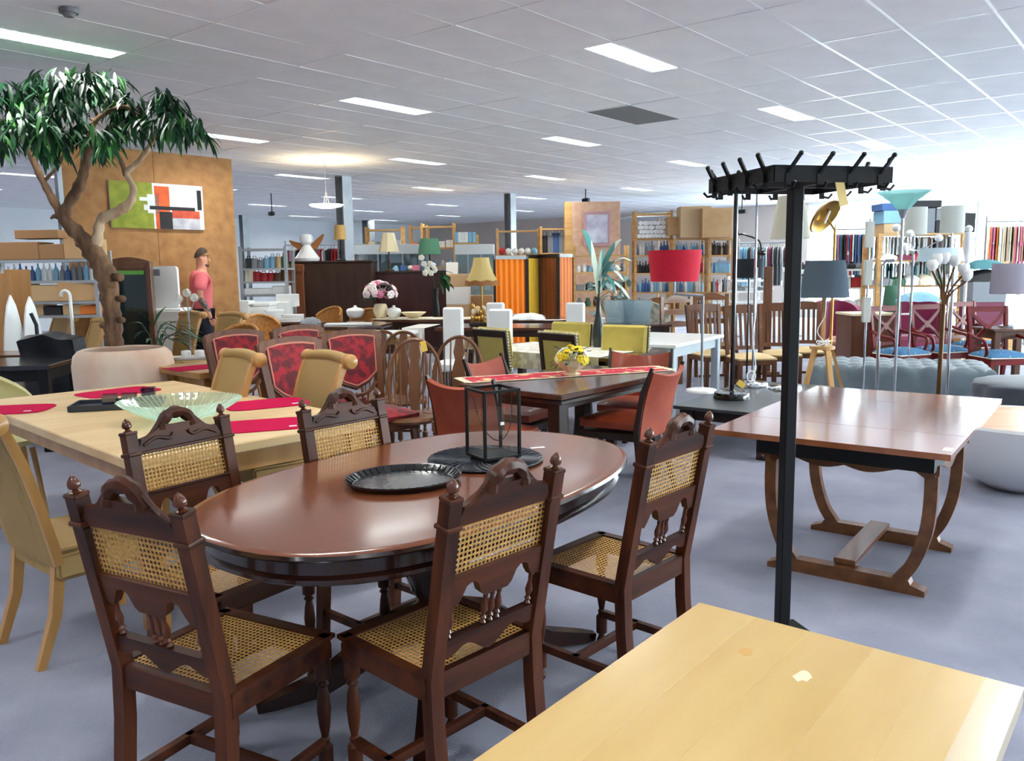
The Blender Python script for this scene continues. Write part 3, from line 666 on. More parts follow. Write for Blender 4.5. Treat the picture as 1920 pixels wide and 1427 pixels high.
posy(t, (0, 0, .1), (.11, .1), (m_yel, m_yel, m_whp, m_yel), 26, 22, .03, 4)
m_orange = M('orange_leather', (172, 78, 48), .45, col2=(152, 62, 38), sc=(5, 5, 5), bump=.1, bsc=(60, 60, 60), coat=.1)
def orange_chair(label):
    t = thing('orange_chair', label, 'chair', group='orange leather dining chairs'); w = .235
    for s_ in (-1, 1):
        mb = MB(); mb.bar(0, 0, [.025, .032, .035, .03, .016], [.03, .036, .04, .035, .02], (0, 1, 0), p=[(s_*.2, -.27, 0), (s_*.21, -.2, .25), (s_*.225, -.19, .45), (s_*w, -.235, .7), (s_*(w+.005), -.3, .87)]); mb.build('back_post', m_darkleg, t)
        mb = MB(); mb.bar(0, 0, [.022, .038], [.022, .038], (0, 1, 0), p=[(s_*.2, .22, 0), (s_*.205, .2, .42)]); mb.build('front_leg', m_darkleg, t)
    def fn(u, v):
        x = v*2-1; z = .4+.45*u; y = -.185-.07*u*u-.03*u; return (x*(w-.012), y-.045*(1-x*x)*(.3+.7*u), z-.035*(1-x*x)*u)
    mb = MB(); mb.surf(fn, 10, 14, .028); mb.build('backrest', m_orange, t)
    mb = MB(); mb.surf(lambda u, v: ((v*2-1)*(.21+.02*u), -.2+.43*u, .455+.03*math.sin(PI*u)**.5*math.sin(PI*v)**.5), 10, 10, .05); mb.build('seat', m_orange, t)
    mb = MB(); mb.box((0, .01, .405), (.44, .43, .05), .006); mb.build('seat_frame', m_darkleg, t)
    return t
oc = None
for pa, pb, sw, lab in (((795, 712), (930, 722), 0, 'orange leather chair seen from behind, left of the black lantern'), ((1212, 703), (1290, 683), 0, 'orange leather chair right of the dark table, seen from behind'),
                        ((1147, 654), (1258, 656), 1, 'orange leather chair at the far end of the dark table'), ((862, 676), (945, 662), 1, 'orange leather chair behind the runner, beside the windsor chairs')):
    la, lb = (-.235, -.3), (.235, -.3)
    if sw: la, lb = lb, la
    loc, rz = fit(pa, pb, .865 if sw else .84, la, lb)
    if not oc: oc = orange_chair(lab); oc.location = loc; oc.rotation_euler.z = rz
    else: dup(oc, loc, rz, lab)
# ---- red velvet chairs
m_velvet = M('red_velvet', (160, 8, 30), .75, col2=(90, 3, 15), sc=(14, 14, 14), det=2, sheen=.25, lo=.42, hi=.56)
m_walc = wood('carved_walnut', (116, 70, 42), (86, 48, 28), .45, sc=(14, 14, 2), coat=.1, spec=.3)
m_braid = M('pink_braid', (206, 130, 110), .8)
def velvet_chair(label):
    t = thing('velvet_chair', label, 'chair', group='red velvet chairs with carved walnut frames')
    B = lambda mb, n, mt: mb.build(n, mt, t, (0, -.2, .45), (math.radians(9), 0, 0))
    sh = [(-.19, .56), (-.1, .575), (0, .58), (.1, .575), (.19, .56), (.175, .3), (.1, .24), (0, .2), (-.1, .24), (-.175, .3)]
    for s_ in (-1, 1):
        mb = MB(); mb.bar(0, 0, [.03, .04, .05, .055], [.03, .04, .04, .035], (0, 1, 0), p=[(s_*.2, -.29, 0), (s_*.205, -.2, .4), (s_*.2, -.23, .62), (s_*.235, -.295, 1.03)]); mb.build('back_post', m_walc, t)
        mb = MB(); mb.bar(0, 0, [.025, .03, .045], [.025, .03, .045], (0, 1, 0), p=[(s_*.21, .25, 0), (s_*.21, .235, .2), (s_*.21, .2, .42)]); mb.build('front_leg', m_walc, t)
    mb = MB(); xs = [-.25+.5*k/20 for k in range(21)]; mb.strip(xs, [.625-.03*(x/.25)**2-.02*(abs(x) > .23) for x in xs], [.555-.012*(x/.2)**2 for x in xs], -.025, .02); B(mb, 'crest_rail', m_walc)
    mb = MB(); mb.prism(sh, -.014, .022, 'Y'); B(mb, 'back_pad', m_velvet)
    mb = MB(); mb.tube([(p[0], .02, p[1]) for p in sh]+[(sh[0][0], .02, sh[0][1])], .007, 5); B(mb, 'braid', m_braid)
    mb = MB(); mb.tube([(-.2, 0, .32), (-.11, 0, .23), (0, 0, .185), (.11, 0, .23), (.2, 0, .32)], .018, 6)
    mb.tube(smooth_path([(-.17, .01, .22), (-.1, .01, .15), (0, .01, .13), (.1, .01, .15), (.17, .01, .22)], 4), .014, 6); B(mb, 'carved_swag', m_walc)
    for k in range(5): mb = MB(); mb.tube([((k-2)*.035, 0, 0), ((k-2)*.05, 0, .15)], .008, 6); B(mb, 'splat_bar', m_walc)
    mb = MB(); mb.surf(lambda u, v: ((v*2-1)*(.21+.03*u), -.2+.45*u, .44+.05*(math.sin(PI*u)*math.sin(PI*v))**.5), 10, 10, .04); mb.build('seat', m_velvet, t)
    mb = MB(); mb.box((0, .02, .395), (.47, .45, .06), .006); mb.build('seat_frame', m_walc, t)
    return t
vc = None
for c, dz, lab in (((437, 622), 0, 'red velvet chair nearest the terracotta pot'), ((540, 636), 0, 'red velvet chair between the two loom chairs'), ((556, 613), 0, 'red velvet chair mostly hidden behind another velvet chair'), ((655, 622), 0, 'red velvet chair beside the windsor chairs')):
    p = G(*c, 1.05); rz = math.radians(51-180) if 'beside' not in lab else math.radians(40-180)
    q = Matrix.Rotation(rz, 2) @ Vector((0, -.3)); loc = (p.x-q.x, p.y-q.y, 0)
    if not vc: vc = velvet_chair(lab); vc.location = loc; vc.rotation_euler.z = rz
    else: dup(vc, loc, rz, lab)
# ---- windsor chairs
m_wind = wood('windsor_elm', (132, 86, 50), (100, 62, 34), .38, sc=(10, 10, 2), coat=.25)
def windsor(label):
    t = thing('windsor_chair', label, 'chair', group='bow-backed windsor chairs'); 
    B = lambda mb, n: mb.build(n, m_wind, t, (0, -.19, .45), (math.radians(11), 0, 0))
    arc = [(.2*math.cos(PI*k/20)*(1+.06*math.sin(PI*k/20)), 0, .2+.34*math.sin(PI*k/20)) for k in range(21)]
    mb = MB(); mb.tube([(.165, 0, 0), (.19, 0, .1)]+arc+[(-.19, 0, .1), (-.165, 0, 0)], .014, 8); B(mb, 'bow')
    for s_ in (-1, 1):
        for k in range(3): x = s_*(.06+.04*k); xt = s_*(.07+.05*k); mb = MB(); mb.tube([(x, 0, 0), (xt, 0, .2+.34*math.sqrt(max(0, 1-(xt/.2)**2)))], .006, 6); B(mb, 'spindle')
        mb = MB(); turned(mb, 0, 0, 0, .44, .022, 10); mb.build('leg', m_wind, t, (s_*.2, .2, 0), (0, 0, 0)); mb = MB(); turned(mb, 0, 0, 0, .44, .022, 10); mb.build('leg', m_wind, t, (s_*.18, -.2, 0))
    zs = [0, .06, .12, .18, .24, .3, .36, .42, .48, .535]; ww = [.03, .035, .05, .04, .055, .045, .03, .045, .035, .03]
    mb = MB(); mb.loft([[(w, .006, z), (-w, .006, z), (-w, -.006, z), (w, -.006, z)] for w, z in zip(ww, zs)]); B(mb, 'splat')
    mb = MB(); mb.lathe([(.001, .41), (.21, .415), (.225, .435), (.215, .455), (.001, .447)], 24); mb.build('seat', m_wind, t)
    mb = MB(); mb.tube([(-.19, 0, .18), (.19, 0, .18)], .011, 6); mb.build('stretcher', m_wind, t)
    return t
wc = None
for c, rz_, lab in (((778, 634), 178, 'windsor chair with a yellow tag on its bow'), ((757, 620), 175, 'windsor chair mostly hidden behind the tagged windsor chair'), ((862, 629), 168, 'windsor chair right of the tagged one'), ((720, 619), 160, 'windsor chair squeezed beside the velvet chair')):
    p = G(*c, .99); rz = math.radians(rz_); q = Matrix.Rotation(rz, 2) @ Vector((0, -.3)); loc = (p.x-q.x, p.y-q.y, 0)
    if not wc: wc = windsor(lab); wc.location = loc; wc.rotation_euler.z = rz
    else: dup(wc, loc, rz, lab)
m_tagy = M('yellow_card', (232, 196, 90), .7)
mb = MB(); mb.box((-.07, .02, .485), (.045, .003, .08), .001, RY(.25)); o = mb.build('hanging_tag', m_tagy, wc, (0, -.19, .45), (math.radians(11), 0, 0))
# ---- lace-covered table and yellow chairs
A = Vector((.47, 7.7, 0)); m_lace = M('lace_cloth', (226, 224, 214), .9, col2=(196, 192, 176), sc=(14, 14, 14), det=1, bump=.4, bsc=(60, 60, 60), lo=.5, hi=.6)
t = table('lace_table', 'dark table under a cream lace cloth with a bottle vase', A-U*.45-V*.85, 50.8, .9, 1.7, .75, m_darkt, m_darkleg)
mb = MB()
def drape(u, v):
    x, y = (u-.5)*1.2, (v-.5)*1.4; ox = max(0, abs(x)-.453); z = .755
    if ox > 0: z -= ox; x = math.copysign(.456+.012*math.sin(y*22)*min(1, ox*8), x)
    return (x, y, z+.001*math.sin(30*u))
mb.surf(drape, 40, 40, .002); tag(mb.build('lace_tablecloth', m_lace, None, A+Vector((0, 0, .001)), (0, 0, UA)), 'cream lace tablecloth hanging over the table with the bottle vase', 'tablecloth')
m_olive = M('olive_velour', (196, 178, 84), .8, col2=(182, 164, 72), sc=(8, 8, 8), sheen=.4); m_nail = M('cream_trim', (214, 206, 160), .5)
def yellow_chair(label):
    t = thing('olive_chair', label, 'chair', group='olive upholstered chairs at the lace table'); B = lambda mb, n, mt: mb.build(n, mt, t, (0, -.2, .45), (math.radians(7), 0, 0))
    for s_ in (-1, 1):
        mb = MB(); mb.box((s_*.2, 0, .26), (.045, .04, .52), .004); B(mb, 'back_post', m_darkleg)
        mb = MB(); mb.bar((s_*.2, -.25, 0), (s_*.2, -.2, .46), .04, .04, (0, 1, 0)); mb.build('leg', m_darkleg, t)
        mb = MB(); mb.box((s_*.2, .2, .21), (.045, .045, .42), .004); mb.build('leg', m_darkleg, t)
    mb = MB(); mb.box((0, 0, .49), (.37, .038, .06), .004); B(mb, 'top_rail', m_darkleg)
    mb = MB(); mb.box((0, 0, .24), (.36, .02, .44), .004); B(mb, 'back_panel', m_olive)
    mb = MB(); mb.box((0, .04, .4), (.44, .05, .27), .022); B(mb, 'back_cushion', m_olive)
    mb = MB()
    for k in range(19): mb.ball((-.225+.45*k/18, 0, .524), .011, seg=6, rg=4)
    for s_ in (-1, 1):
        for k in range(18): mb.ball((s_*.226, .0, .08+.026*k), .011, seg=6, rg=4)
    o = B(mb, 'nail_trim', m_nail); o['kind'] = 'stuff'
    mb = MB(); mb.box((0, .02, .44), (.45, .44, .09), .025); mb.build('seat', m_olive, t); return t
yc = None
for pa, pb, sw, lab in (((888, 627), (952, 632), 0, 'olive upholstered chair seen from behind, left of the lace cloth corner'), ((1010, 634), (1082, 640), 0, 'olive upholstered chair seen from behind the flower bowl'),
                        ((1045, 607), (1105, 609), 1, 'olive upholstered chair facing us left of the bottle vase'), ((1138, 613), (1211, 615), 1, 'olive upholstered chair facing us right of the bottle vase')):
    la, lb = (-.22, -.26), (.22, -.26)
    if sw: la, lb = lb, la
    loc, rz = fit(pa, pb, .96 if sw else .915, la, lb)
    if not yc: yc = yellow_chair(lab); yc.location = loc; yc.rotation_euler.z = rz
    else: dup(yc, loc, rz, lab)
m_bottle = M('green_black_ceramic', (34, 44, 42), .3, coat=.4)
c = G(1122, 651, .757); t = thing('bottle_vase', 'dark tapering bottle vase with tall variegated artificial leaves', 'vase', (c.x, c.y, .758))
mb = MB(); mb.lathe([(.045, 0), (.055, .02), (.06, .1), (.05, .2), (.032, .28), (.022, .34), (.02, .44), (.024, .46), (.016, .46)], 20); mb.build('vase', m_bottle, t)
m_vary = M('variegated_leaf', (70, 132, 128), .45, col2=(206, 226, 214), sc=(26, .5, .5), det=0, lo=.42, hi=.5)
s_ = .36/77
for k, (dx, z, w, dr) in enumerate(((-.14, .6, .07, .0), (.2, .5, .07, .05), (.06, .42, .06, .1), (.3, .3, .05, .5), (.24, .12, .05, .8), (.16, .0, .05, 1.0), (.3, -.05, .05, .9), (.1, .3, .06, .1), (-.03, .3, .05, .1), (.2, .22, .05, .6))):
    p0 = Vector((0, 0, .5)); p3 = Vector((dx, .06*(-1)**k, .5+z)); p1 = Vector((dx*.3, .02, .5+z*.55+dr*.18)); P = smooth_path([p0, p1, Vector((dx*.72, .05*(-1)**k, .5+z*.9+dr*.12)), p3], 5)
    mb = MB(); n = len(P)-1
    def fn(u, v):
        i = min(n, int(round(u*n))); w_ = w*(.25+.75*math.sin(PI*min(1, .08+u*.9))**.6)*(1 if u < .95 else .35); return P[i]+Vector((.8*(v-.5)*w_, .6*(v-.5)*w_, -abs(v-.5)*w_*.25))
    mb.surf(fn, n, 4, .0015); mb.build('leaf', m_vary, t)
mb = MB(); mb.tube(smooth_path([(0, 0, .3), (.005, 0, .5), (.01, 0, .62)], 4), .012, 6); mb.build('stem', m_leafd, t)
for k, (px_, py_) in enumerate(((1052, 638), (1074, 640))):
    c = G(px_, py_, .757); mb = MB(); mb.lathe([(.03, 0), (.035, .005), (.037, .08), (.034, .08), (.032, .01), (.001, .008)], 16); tag(mb.build('tumbler', m_glass, None, (c.x, c.y, .758)), ('clear glass tumbler on the lace cloth, the left one', 'clear glass tumbler on the lace cloth, the right one')[k], 'glass', 'tumblers on the lace cloth')
# ================================================================ planted tree, pot and the left side
m_terra = M('whitewashed_terracotta', (238, 218, 196), .85, col2=(226, 186, 160), sc=(3, 3, 1.5), det=5, bump=.1, lo=.3, hi=.6)
m_soil = M('soil', (64, 44, 32), .95, bump=.6, bsc=(40, 40, 40))
PC = Vector((-3.22, 6.85, 0))
t = thing('terracotta_pot', 'large round whitewashed terracotta pot holding the tree', 'pot', PC)
mb = MB(); mb.lathe([(.28, 0), (.33, .02), (.37, .3), (.385, .6), (.39, .76), (.375, .84), (.34, .88), (.31, .892), (.297, .88), (.297, .8), (.001, .8)], 48); mb.build('pot_body', m_terra, t)
mb = MB(); mb.lathe([(.001, .83), (.2, .828), (.3, .815), (.3, .8), (.001, .8)], 32); mb.build('soil', m_soil, t)
m_bark = M('bark', (140, 108, 80), .9, col2=(86, 62, 46), sc=(14, 14, 4), det=6, bump=.8)
m_barkp = M('pale_bark', (206, 182, 150), .85, col2=(160, 130, 100), sc=(14, 14, 4), det=6, bump=.6)
tree = thing('bonsai_tree', 'tall twisted artificial tree with drooping green leaves in the pot', 'tree', (PC.x, PC.y, .82))
def TP(x, y, dy=0.): return D(x, y, PC.y+dy)-Vector((PC.x, PC.y, .82))
def limb(pts, rs, mat, name='branch', seg=10):
    P = smooth_path([TP(*p) for p in pts], 4); n = len(P); R = []
    for i in range(n):
        k = i/(n-1)*(len(rs)-1); a = int(min(k, len(rs)-2)); R.append(lerp(rs[a], rs[a+1], k-a)*(1+.12*math.sin(i*2.3)+.06*math.sin(i*5.1)))
    mb = MB(); mb.tube(P, R, seg); return mb.build(name, mat, tree, ang=70)
limb([(214, 648), (212, 610), (208, 570), (203, 535), (192, 500), (172, 470), (148, 440), (122, 412), (128, 385), (148, 350), (158, 318), (165, 285), (172, 250)], [.075, .068, .072, .08, .085, .075, .06, .05, .045, .042, .038, .034, .026], m_bark, 'trunk', 14)
limb([(178, 478), (183, 445), (190, 412), (215, 400), (243, 380), (250, 352), (238, 325), (258, 305), (280, 275), (292, 250), (310, 228)], [.05, .042, .04, .045, .035, .026, .024, .022, .02, .017, .012], m_barkp)
limb([(236, 330), (226, 300), (212, 275), (200, 240)], [.02, .018, .015, .01], m_bark)
limb([(118, 408), (98, 372), (78, 335), (62, 300), (45, 268), (20, 240), (-20, 215)], [.04, .032, .028, .026, .024, .02, .014], m_bark)
limb([(82, 340), (110, 310), (118, 290)], [.016, .013, .01], m_bark); limb([(60, 265), (95, 235), (120, 205), (90, 170)], [.018, .016, .013, .01], m_bark); limb([(165, 270), (180, 225), (230, 200), (260, 215)], [.022, .02, .016, .01], m_bark); limb([(125, 412), (105, 405), (95, 410)], [.03, .022, .008], m_bark)
for px_, py_, r_ in ((222, 520, .05), (196, 555, .045), (228, 560, .04), (205, 535, .06), (180, 498, .05), (195, 610, .04), (228, 600, .035), (150, 458, .04)):
    mb = MB(); mb.ball(TP(px_, py_, -.03), r_, (1, .8, .75), 9, 6); mb.build('knot', m_bark, tree, ang=70)
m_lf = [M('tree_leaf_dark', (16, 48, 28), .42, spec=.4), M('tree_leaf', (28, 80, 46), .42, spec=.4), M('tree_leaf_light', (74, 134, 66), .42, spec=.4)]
def leaf_pts(l, w):
    prof = ((0, .12), (.2, .8), (.45, 1), (.7, .75), (.88, .35), (1, .03)); vs = []
    for u, k in prof:
        for v in (-1, 0, 1): vs.append(Vector((v*k*w/2, l*u, -.18*l*u*u+abs(v)*k*w*.18)))
    fs = [(i*3+j, i*3+j+1, i*3+j+4, i*3+j+3) for i in range(5) for j in range(2)]; return vs, fs
LV, LF = leaf_pts(.17, .034); lmesh = []
for mt in m_lf:
    mb = MB(); mb.add(LV, LF); lmesh.append(mb.mesh('leaf', mt, 80))
clus = [(20, 165, 46, 26), (70, 150, 40, 24), (112, 150, 40, 26), (160, 138, 44, 22), (205, 150, 36, 26), (40, 200, 46, 26), (100, 195, 44, 26), (150, 182, 44, 28), (205, 185, 40, 26), (245, 190, 34, 22), (290, 180, 36, 18), (322, 192, 30, 14), (100, 230, 42, 22), (140, 240, 36, 20), (190, 245, 34, 16), (228, 228, 34, 20), (278, 222, 38, 18), (325, 218, 36, 16), (362, 230, 26, 12), (25, 228, 40, 20), (60, 225, 36, 20), (180, 265, 28, 12), (0, 250, 26, 16), (-40, 180, 50, 34), (-60, 220, 50, 30), (95, 262, 30, 10)]
q = random.Random(11); leaves = []
for ci, (cx_, cy_, rx, ry) in enumerate(clus):
    dy0 = q.uniform(-.28, .3) if ci < 12 else q.uniform(-.45, .2)
    for s_ in range(7):
        a0 = q.uniform(0, 2*PI); spr = TP(cx_+q.uniform(-.6, .6)*rx, cy_-abs(q.uniform(0, .7))*ry, dy0+q.uniform(-.15, .15))
        for k in range(7):
            a = a0+k*.9; tilt = q.uniform(-1.3, -.35); d = Vector((math.cos(a)*math.cos(tilt), math.sin(a)*math.cos(tilt), math.sin(tilt)))
            pos = spr+Vector((math.cos(a), math.sin(a), 0))*q.uniform(.01, .05)+Vector((0, 0, -.02*k+q.uniform(-.01, .03)))
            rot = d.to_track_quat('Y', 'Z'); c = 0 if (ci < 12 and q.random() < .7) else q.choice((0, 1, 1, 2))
            leaves.append((pos.y+q.uniform(0, .05), pos, rot, c, q.uniform(.8, 1.15)))
leaves.sort(key=lambda l: l[0]); rest = [MB() for _ in m_lf]
for i, (_, pos, rot, c, sc_) in enumerate(leaves):
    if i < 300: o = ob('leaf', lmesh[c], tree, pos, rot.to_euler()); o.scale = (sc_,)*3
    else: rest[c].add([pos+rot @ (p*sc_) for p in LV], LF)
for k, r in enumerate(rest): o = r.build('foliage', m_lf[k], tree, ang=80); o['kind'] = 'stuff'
# sprig of smaller leaves beside the trunk
t = thing('potted_sprig', 'small leafy green sprig behind the right rim of the pot', 'plant', (PC.x+.3, PC.y+.62, 0)); lm_ = leaf_mesh(.2, .04, m_leaf, .3, .5); B0 = D(290, 655, PC.y+.62)-Vector(t.location)
mb = MB(); mb.lathe([(.1, 0), (.12, .3), (.13, B0.z-.06), (.12, B0.z-.04), (.1, B0.z-.08), (.001, B0.z-.08)], 16, (B0.x, B0.y, 0)); mb.build('planter', m_terra, t)
for k in range(26):
    px_ = 258+q.uniform(0, 85); py_ = 640-q.uniform(0, 36); p = D(px_, py_, PC.y+.62+q.uniform(-.1, .1))-Vector(t.location); dd = p-B0; dd.z = q.uniform(-.05, .1)
    ob('leaf', lm_, t, p, dd.to_track_quat('Y', 'Z').to_euler())
    if k % 4 == 0: mb = MB(); mb.tube([B0-Vector((0, 0, .1)), B0+dd*.4+Vector((0, 0, .1)), p], .005, 5); mb.build('stem', m_leafd, t)
# ---- cream shell chair, black table, black armchair, golden table
m_creamc = M('cream_shell', (212, 204, 150), .5, coat=.1)
c = G(32, 712, .82); t = thing('shell_chair', 'cream shell chair with rounded back at the left edge', 'chair', (c.x, c.y-.3, 0), math.radians(-140))
mb = MB(); mb.surf(lambda u, v: ((v*2-1)*.26*math.sin(PI*(.5-.42*max(0, u-.55)/.45)), -.22-.12*u+.14*(v*2-1)**2, .45+.4*u), 12, 12, .02); mb.build('backrest', m_creamc, t)
mb = MB(); mb.surf(lambda u, v: ((v*2-1)*.25, -.22+.45*u, .45+.02*(v*2-1)**2), 6, 8, .03); mb.build('seat', m_creamc, t)
for i in (-1, 1):
    for j in (-1, 1): mb = MB(); mb.tube([(i*.18, j*.16, .43), (i*.22, j*.21, 0)], [.018, .012], 8); mb.build('leg', m_golden, t)
m_blt = M('black_tabletop', (36, 38, 44), .25, coat=.4)
e = G(103, 683, .75); table('black_table', 'low black table at the left edge in front of the black armchair', e-U*0-V*0+Vector((-1.3, -.25, 0)), 8, 1.3, .8, .75, m_blt, m_black, .04, .08, .1)
m_leath = M('black_leather', (26, 30, 34), .32, col2=(16, 18, 22), sc=(6, 6, 6), bump=.15, bsc=(50, 50, 50))
c = D(112, 640, 7.9); t = thing('leather_armchair', 'black leather armchair with creased back left of the pot', 'armchair', (c.x, c.y+.1, 0), math.radians(-15))
mb = MB(); mb.surf(lambda u, v: ((v*2-1)*(.36-.02*u), -.12+.16*(1-u)+.06*math.cos(v*9)*u*(1-u)-.03*abs(v-.5), .3+.66*u+.012*math.cos((v-.5)*12)*u-.05*(2*abs(v-.5))**3*u), 16, 20, .13); mb.build('backrest', m_leath, t)
mb = MB(); mb.box((0, .3, .3), (.62, .6, .2), .06); mb.build('seat', m_leath, t)
for s_ in (-1, 1):
    mb = MB(); mb.box((s_*.38, .25, .33), (.13, .7, .5), .05); mb.build('armrest', m_leath, t)
    for j in (-.02, .5): mb = MB(); mb.box((s_*.34, j, .05), (.05, .05, .1), .005); mb.build('leg', m_black, t)
mb = MB(); mb.box((0, .25, .16), (.7, .68, .14), .03); mb.build('base', m_leath, t)
e = G(372, 700, .75); t = table('golden_table', 'golden wooden table with a pink runner behind the velvet chairs', e, 46, 1.2, .8, .75, m_golden, m_golden, .05, .1, .1, .08)
mb = MB(); mb.box((0, 0, .002), (1.1, .3, .003)); tag(mb.build('pink_runner', m_pinkcloth, None, Vector(t.location)+Vector((-.05, -.1, .751)), (0, 0, math.radians(46))), 'pink runner on the golden table beside the pot', 'table runner')
c = G(362, 672, .765); t = thing('condiment_tray', 'white dish with small white pots on the golden table', 'dish', (c.x, c.y, .755), .2)
mb = MB(); mb.lathe([(.1, 0), (.13, .012), (.14, .03), (.13, .03), (.11, .012), (.001, .01)], 24, sq=(1.3, .7)); mb.build('dish', m_white, t)
for s_ in (-1, 1): mb = MB(); mb.lathe([(.03, .012), (.04, .03), (.042, .07), (.035, .08), (.001, .085)], 14, (s_*.055, 0, 0)); mb.build('pot', m_white, t)
# ---- chipboard panel with abstract painting
m_osb = M('chipboard', (168, 122, 74), .8, col2=(142, 98, 56), sc=(7, 7, 7), det=8, bump=.1, lo=.3, hi=.7)
pr = D(438, 400, 12.3); pr.z = 0; th = UA-.02; e = Vector((math.cos(th), math.sin(th), 0)); WP = 2.35; HP = 3.12
t = thing('chipboard_panel', 'tall brown chipboard partition panel behind the tree', 'partition', pr-e*WP/2, th)
for k in range(2): mb = MB(); mb.box((-WP/4+k*WP/2, 0, HP/2), (WP/2-.004, .05, HP), .003); mb.build('board', m_osb, t)
mb = MB(); mb.box((-WP/2-.03, 0, HP/2), (.06, .08, HP), .003); mb.build('edge_post', m_steel, t)
mb = MB(); mb.box((0, .35, .05), (1.6, .7, .1), .005); mb.build('base_plate', m_osb, t)
# painting hung on it
def on_panel(x, y):
    d = ray(x, y); n = Vector((e.y, -e.x, 0)); o_ = pr+n*.03; tt = (o_-Vector((0, 0, CH))).dot(n)/d.dot(n); return Vector((0, 0, CH))+d*tt
a, b, c_, d_ = on_panel(205, 338), on_panel(380, 350), on_panel(378, 433), on_panel(205, 425)
cw = (b-a).to_2d().length; zc = (a.z+b.z+c_.z+d_.z)/4; chh = (a.z+b.z-c_.z-d_.z)/2
pt = thing('abstract_painting', 'unframed abstract canvas in green, orange, white and black', 'painting', (a+b+c_+d_)/4, th); pt.location.z = zc
mcol = {k: M('paint_'+k, v, .7, col2=w, sc=(9, 9, 9), lo=.35, hi=.7) for k, v, w in (('green', (140, 146, 38), (116, 124, 26)), ('orange', (206, 92, 34), (186, 70, 24)), ('white', (214, 216, 216), (196, 200, 202)), ('black', (30, 22, 24), (20, 16, 18)), ('rust', (196, 84, 46), (168, 60, 40)), ('grey', (186, 184, 188), (150, 148, 156)))}
mb = MB(); mb.box((0, -.015, 0), (cw, .03, chh), .002); mb.build('canvas', mcol['white'], pt)
def patch(x0, x1, y0, y1, k, lvl=1):
    mb = MB(); mb.box((-cw/2+cw*(x0+x1)/2, -.0302-.0006*lvl, chh/2-chh*(y0+y1)/2), (cw*(x1-x0), .001, chh*(y1-y0))); mb.build('paint_patch', mcol[k], pt)
for a_ in ((0, .44, 0, 1, 'green'), (.38, .5, .25, .66, 'white', 2), (.46, .62, .06, 1, 'orange', 2), (.5, .64, .62, 1, 'black', 3), (.62, .98, .1, .48, 'white', 2), (.93, .98, .1, .55, 'black', 3), (.4, .9, .5, .58, 'black', 4), (.64, .95, .58, .75, 'rust', 3), (.64, .95, .75, 1, 'grey', 3), (.3, .4, .32, .4, 'white', 3), (.34, .44, .48, .6, 'white', 3)): patch(*a_)
# ---- the man in the salmon polo shirt
def skin_body(name, pts, edges, rad, mat, parent, sub=2):
    me = bpy.data.meshes.new(name); me.from_pydata(pts, edges, []); o = ob(name, me, parent); me.materials.append(mat)
    md = o.modifiers.new('skin', 'SKIN'); sv = me.skin_vertices[0].data if me.skin_vertices else None
    if sv is None: bm = bmesh.new(); bm.from_mesh(me); bm.verts.layers.skin.verify(); bm.to_mesh(me); bm.free(); sv = me.skin_vertices[0].data
    for i, r in enumerate(rad): sv[i].radius = r if isinstance(r, tuple) else (r, r); sv[i].use_root = (i == 0)
    md.use_smooth_shade = True; s_ = o.modifiers.new('sub', 'SUBSURF'); s_.levels = s_.render_levels = sub; return o
m_skin = M('skin', (204, 146, 118), .55, col2=(190, 128, 102), sc=(12, 12, 12)); m_polo = M('salmon_polo', (226, 112, 116), .85, bump=.1, bsc=(20, 20, 20)); m_trous = M('navy_trousers', (34, 36, 48), .85); m_hair = M('dark_hair', (66, 50, 42), .9); m_tat = M('tattooed_skin', (150, 112, 98), .6, col2=(84, 76, 78), sc=(26, 26, 26), lo=.45, hi=.6)
g = D(376, 520, 11.4); man = thing('person', 'man with short dark hair in a salmon polo shirt walking right', 'person', (g.x, g.y, 0), math.radians(-62))
# local frame: faces +Y
P = [(0, 0, .98), (0, -.01, 1.12), (0, 0, 1.3), (0, .01, 1.47), (0, .015, 1.56), (0, .03, 1.66), (0, .035, 1.76),
     (.17, -.01, 1.46), (.23, -.06, 1.2), (.22, .04, .97), (.215, .07, .88), (-.17, -.01, 1.46), (-.23, -.02, 1.2), (-.22, .1, .98), (-.215, .14, .89),
     (.095, 0, .93), (.1, .1, .52), (.1, -.02, .1), (.1, .06, .045), (.1, .16, .035), (-.095, 0, .93), (-.1, -.04, .52), (-.1, -.22, .12), (-.1, -.16, .05), (-.1, -.06, .035)]
E_ = [(0, 1), (1, 2), (2, 3), (3, 4), (4, 5), (5, 6), (3, 7), (7, 8), (8, 9), (9, 10), (3, 11), (11, 12), (12, 13), (13, 14), (0, 15), (15, 16), (16, 17), (17, 18), (18, 19), (0, 20), (20, 21), (21, 22), (22, 23), (23, 24)]
R_ = [(.15, .11), (.14, .105), (.155, .115), (.11, .09), .058, (.075, .09), (.06, .08), .065, .048, .034, .03, .065, .048, .034, .03, .085, .062, .045, .045, .035, .085, .062, .045, .045, .035]
skin_body('body', P, E_, R_, m_skin, man)
sh = [(0, 0, .94), (0, -.01, 1.1), (0, 0, 1.28), (0, .01, 1.46), (0, .015, 1.53), (.17, -.01, 1.45), (.225, -.055, 1.25), (-.17, -.01, 1.45), (-.225, -.02, 1.25)]
skin_body('polo_shirt', sh, [(0, 1), (1, 2), (2, 3), (3, 4), (3, 5), (5, 6), (3, 7), (7, 8)], [(.2, .155), (.195, .15), (.21, .165), (.15, .125), (.07, .075), .098, .088, .098, .088], m_polo, man)
tr_ = [P[0], P[15], P[16], (P[17][0], P[17][1], .12), P[20], P[21], (P[22][0], P[22][1], .14)]
skin_body('trousers', tr_, [(0, 1), (1, 2), (2, 3), (0, 4), (4, 5), (5, 6)], [(.14, .115), .098, .078, .065, .098, .078, .065], m_trous, man)
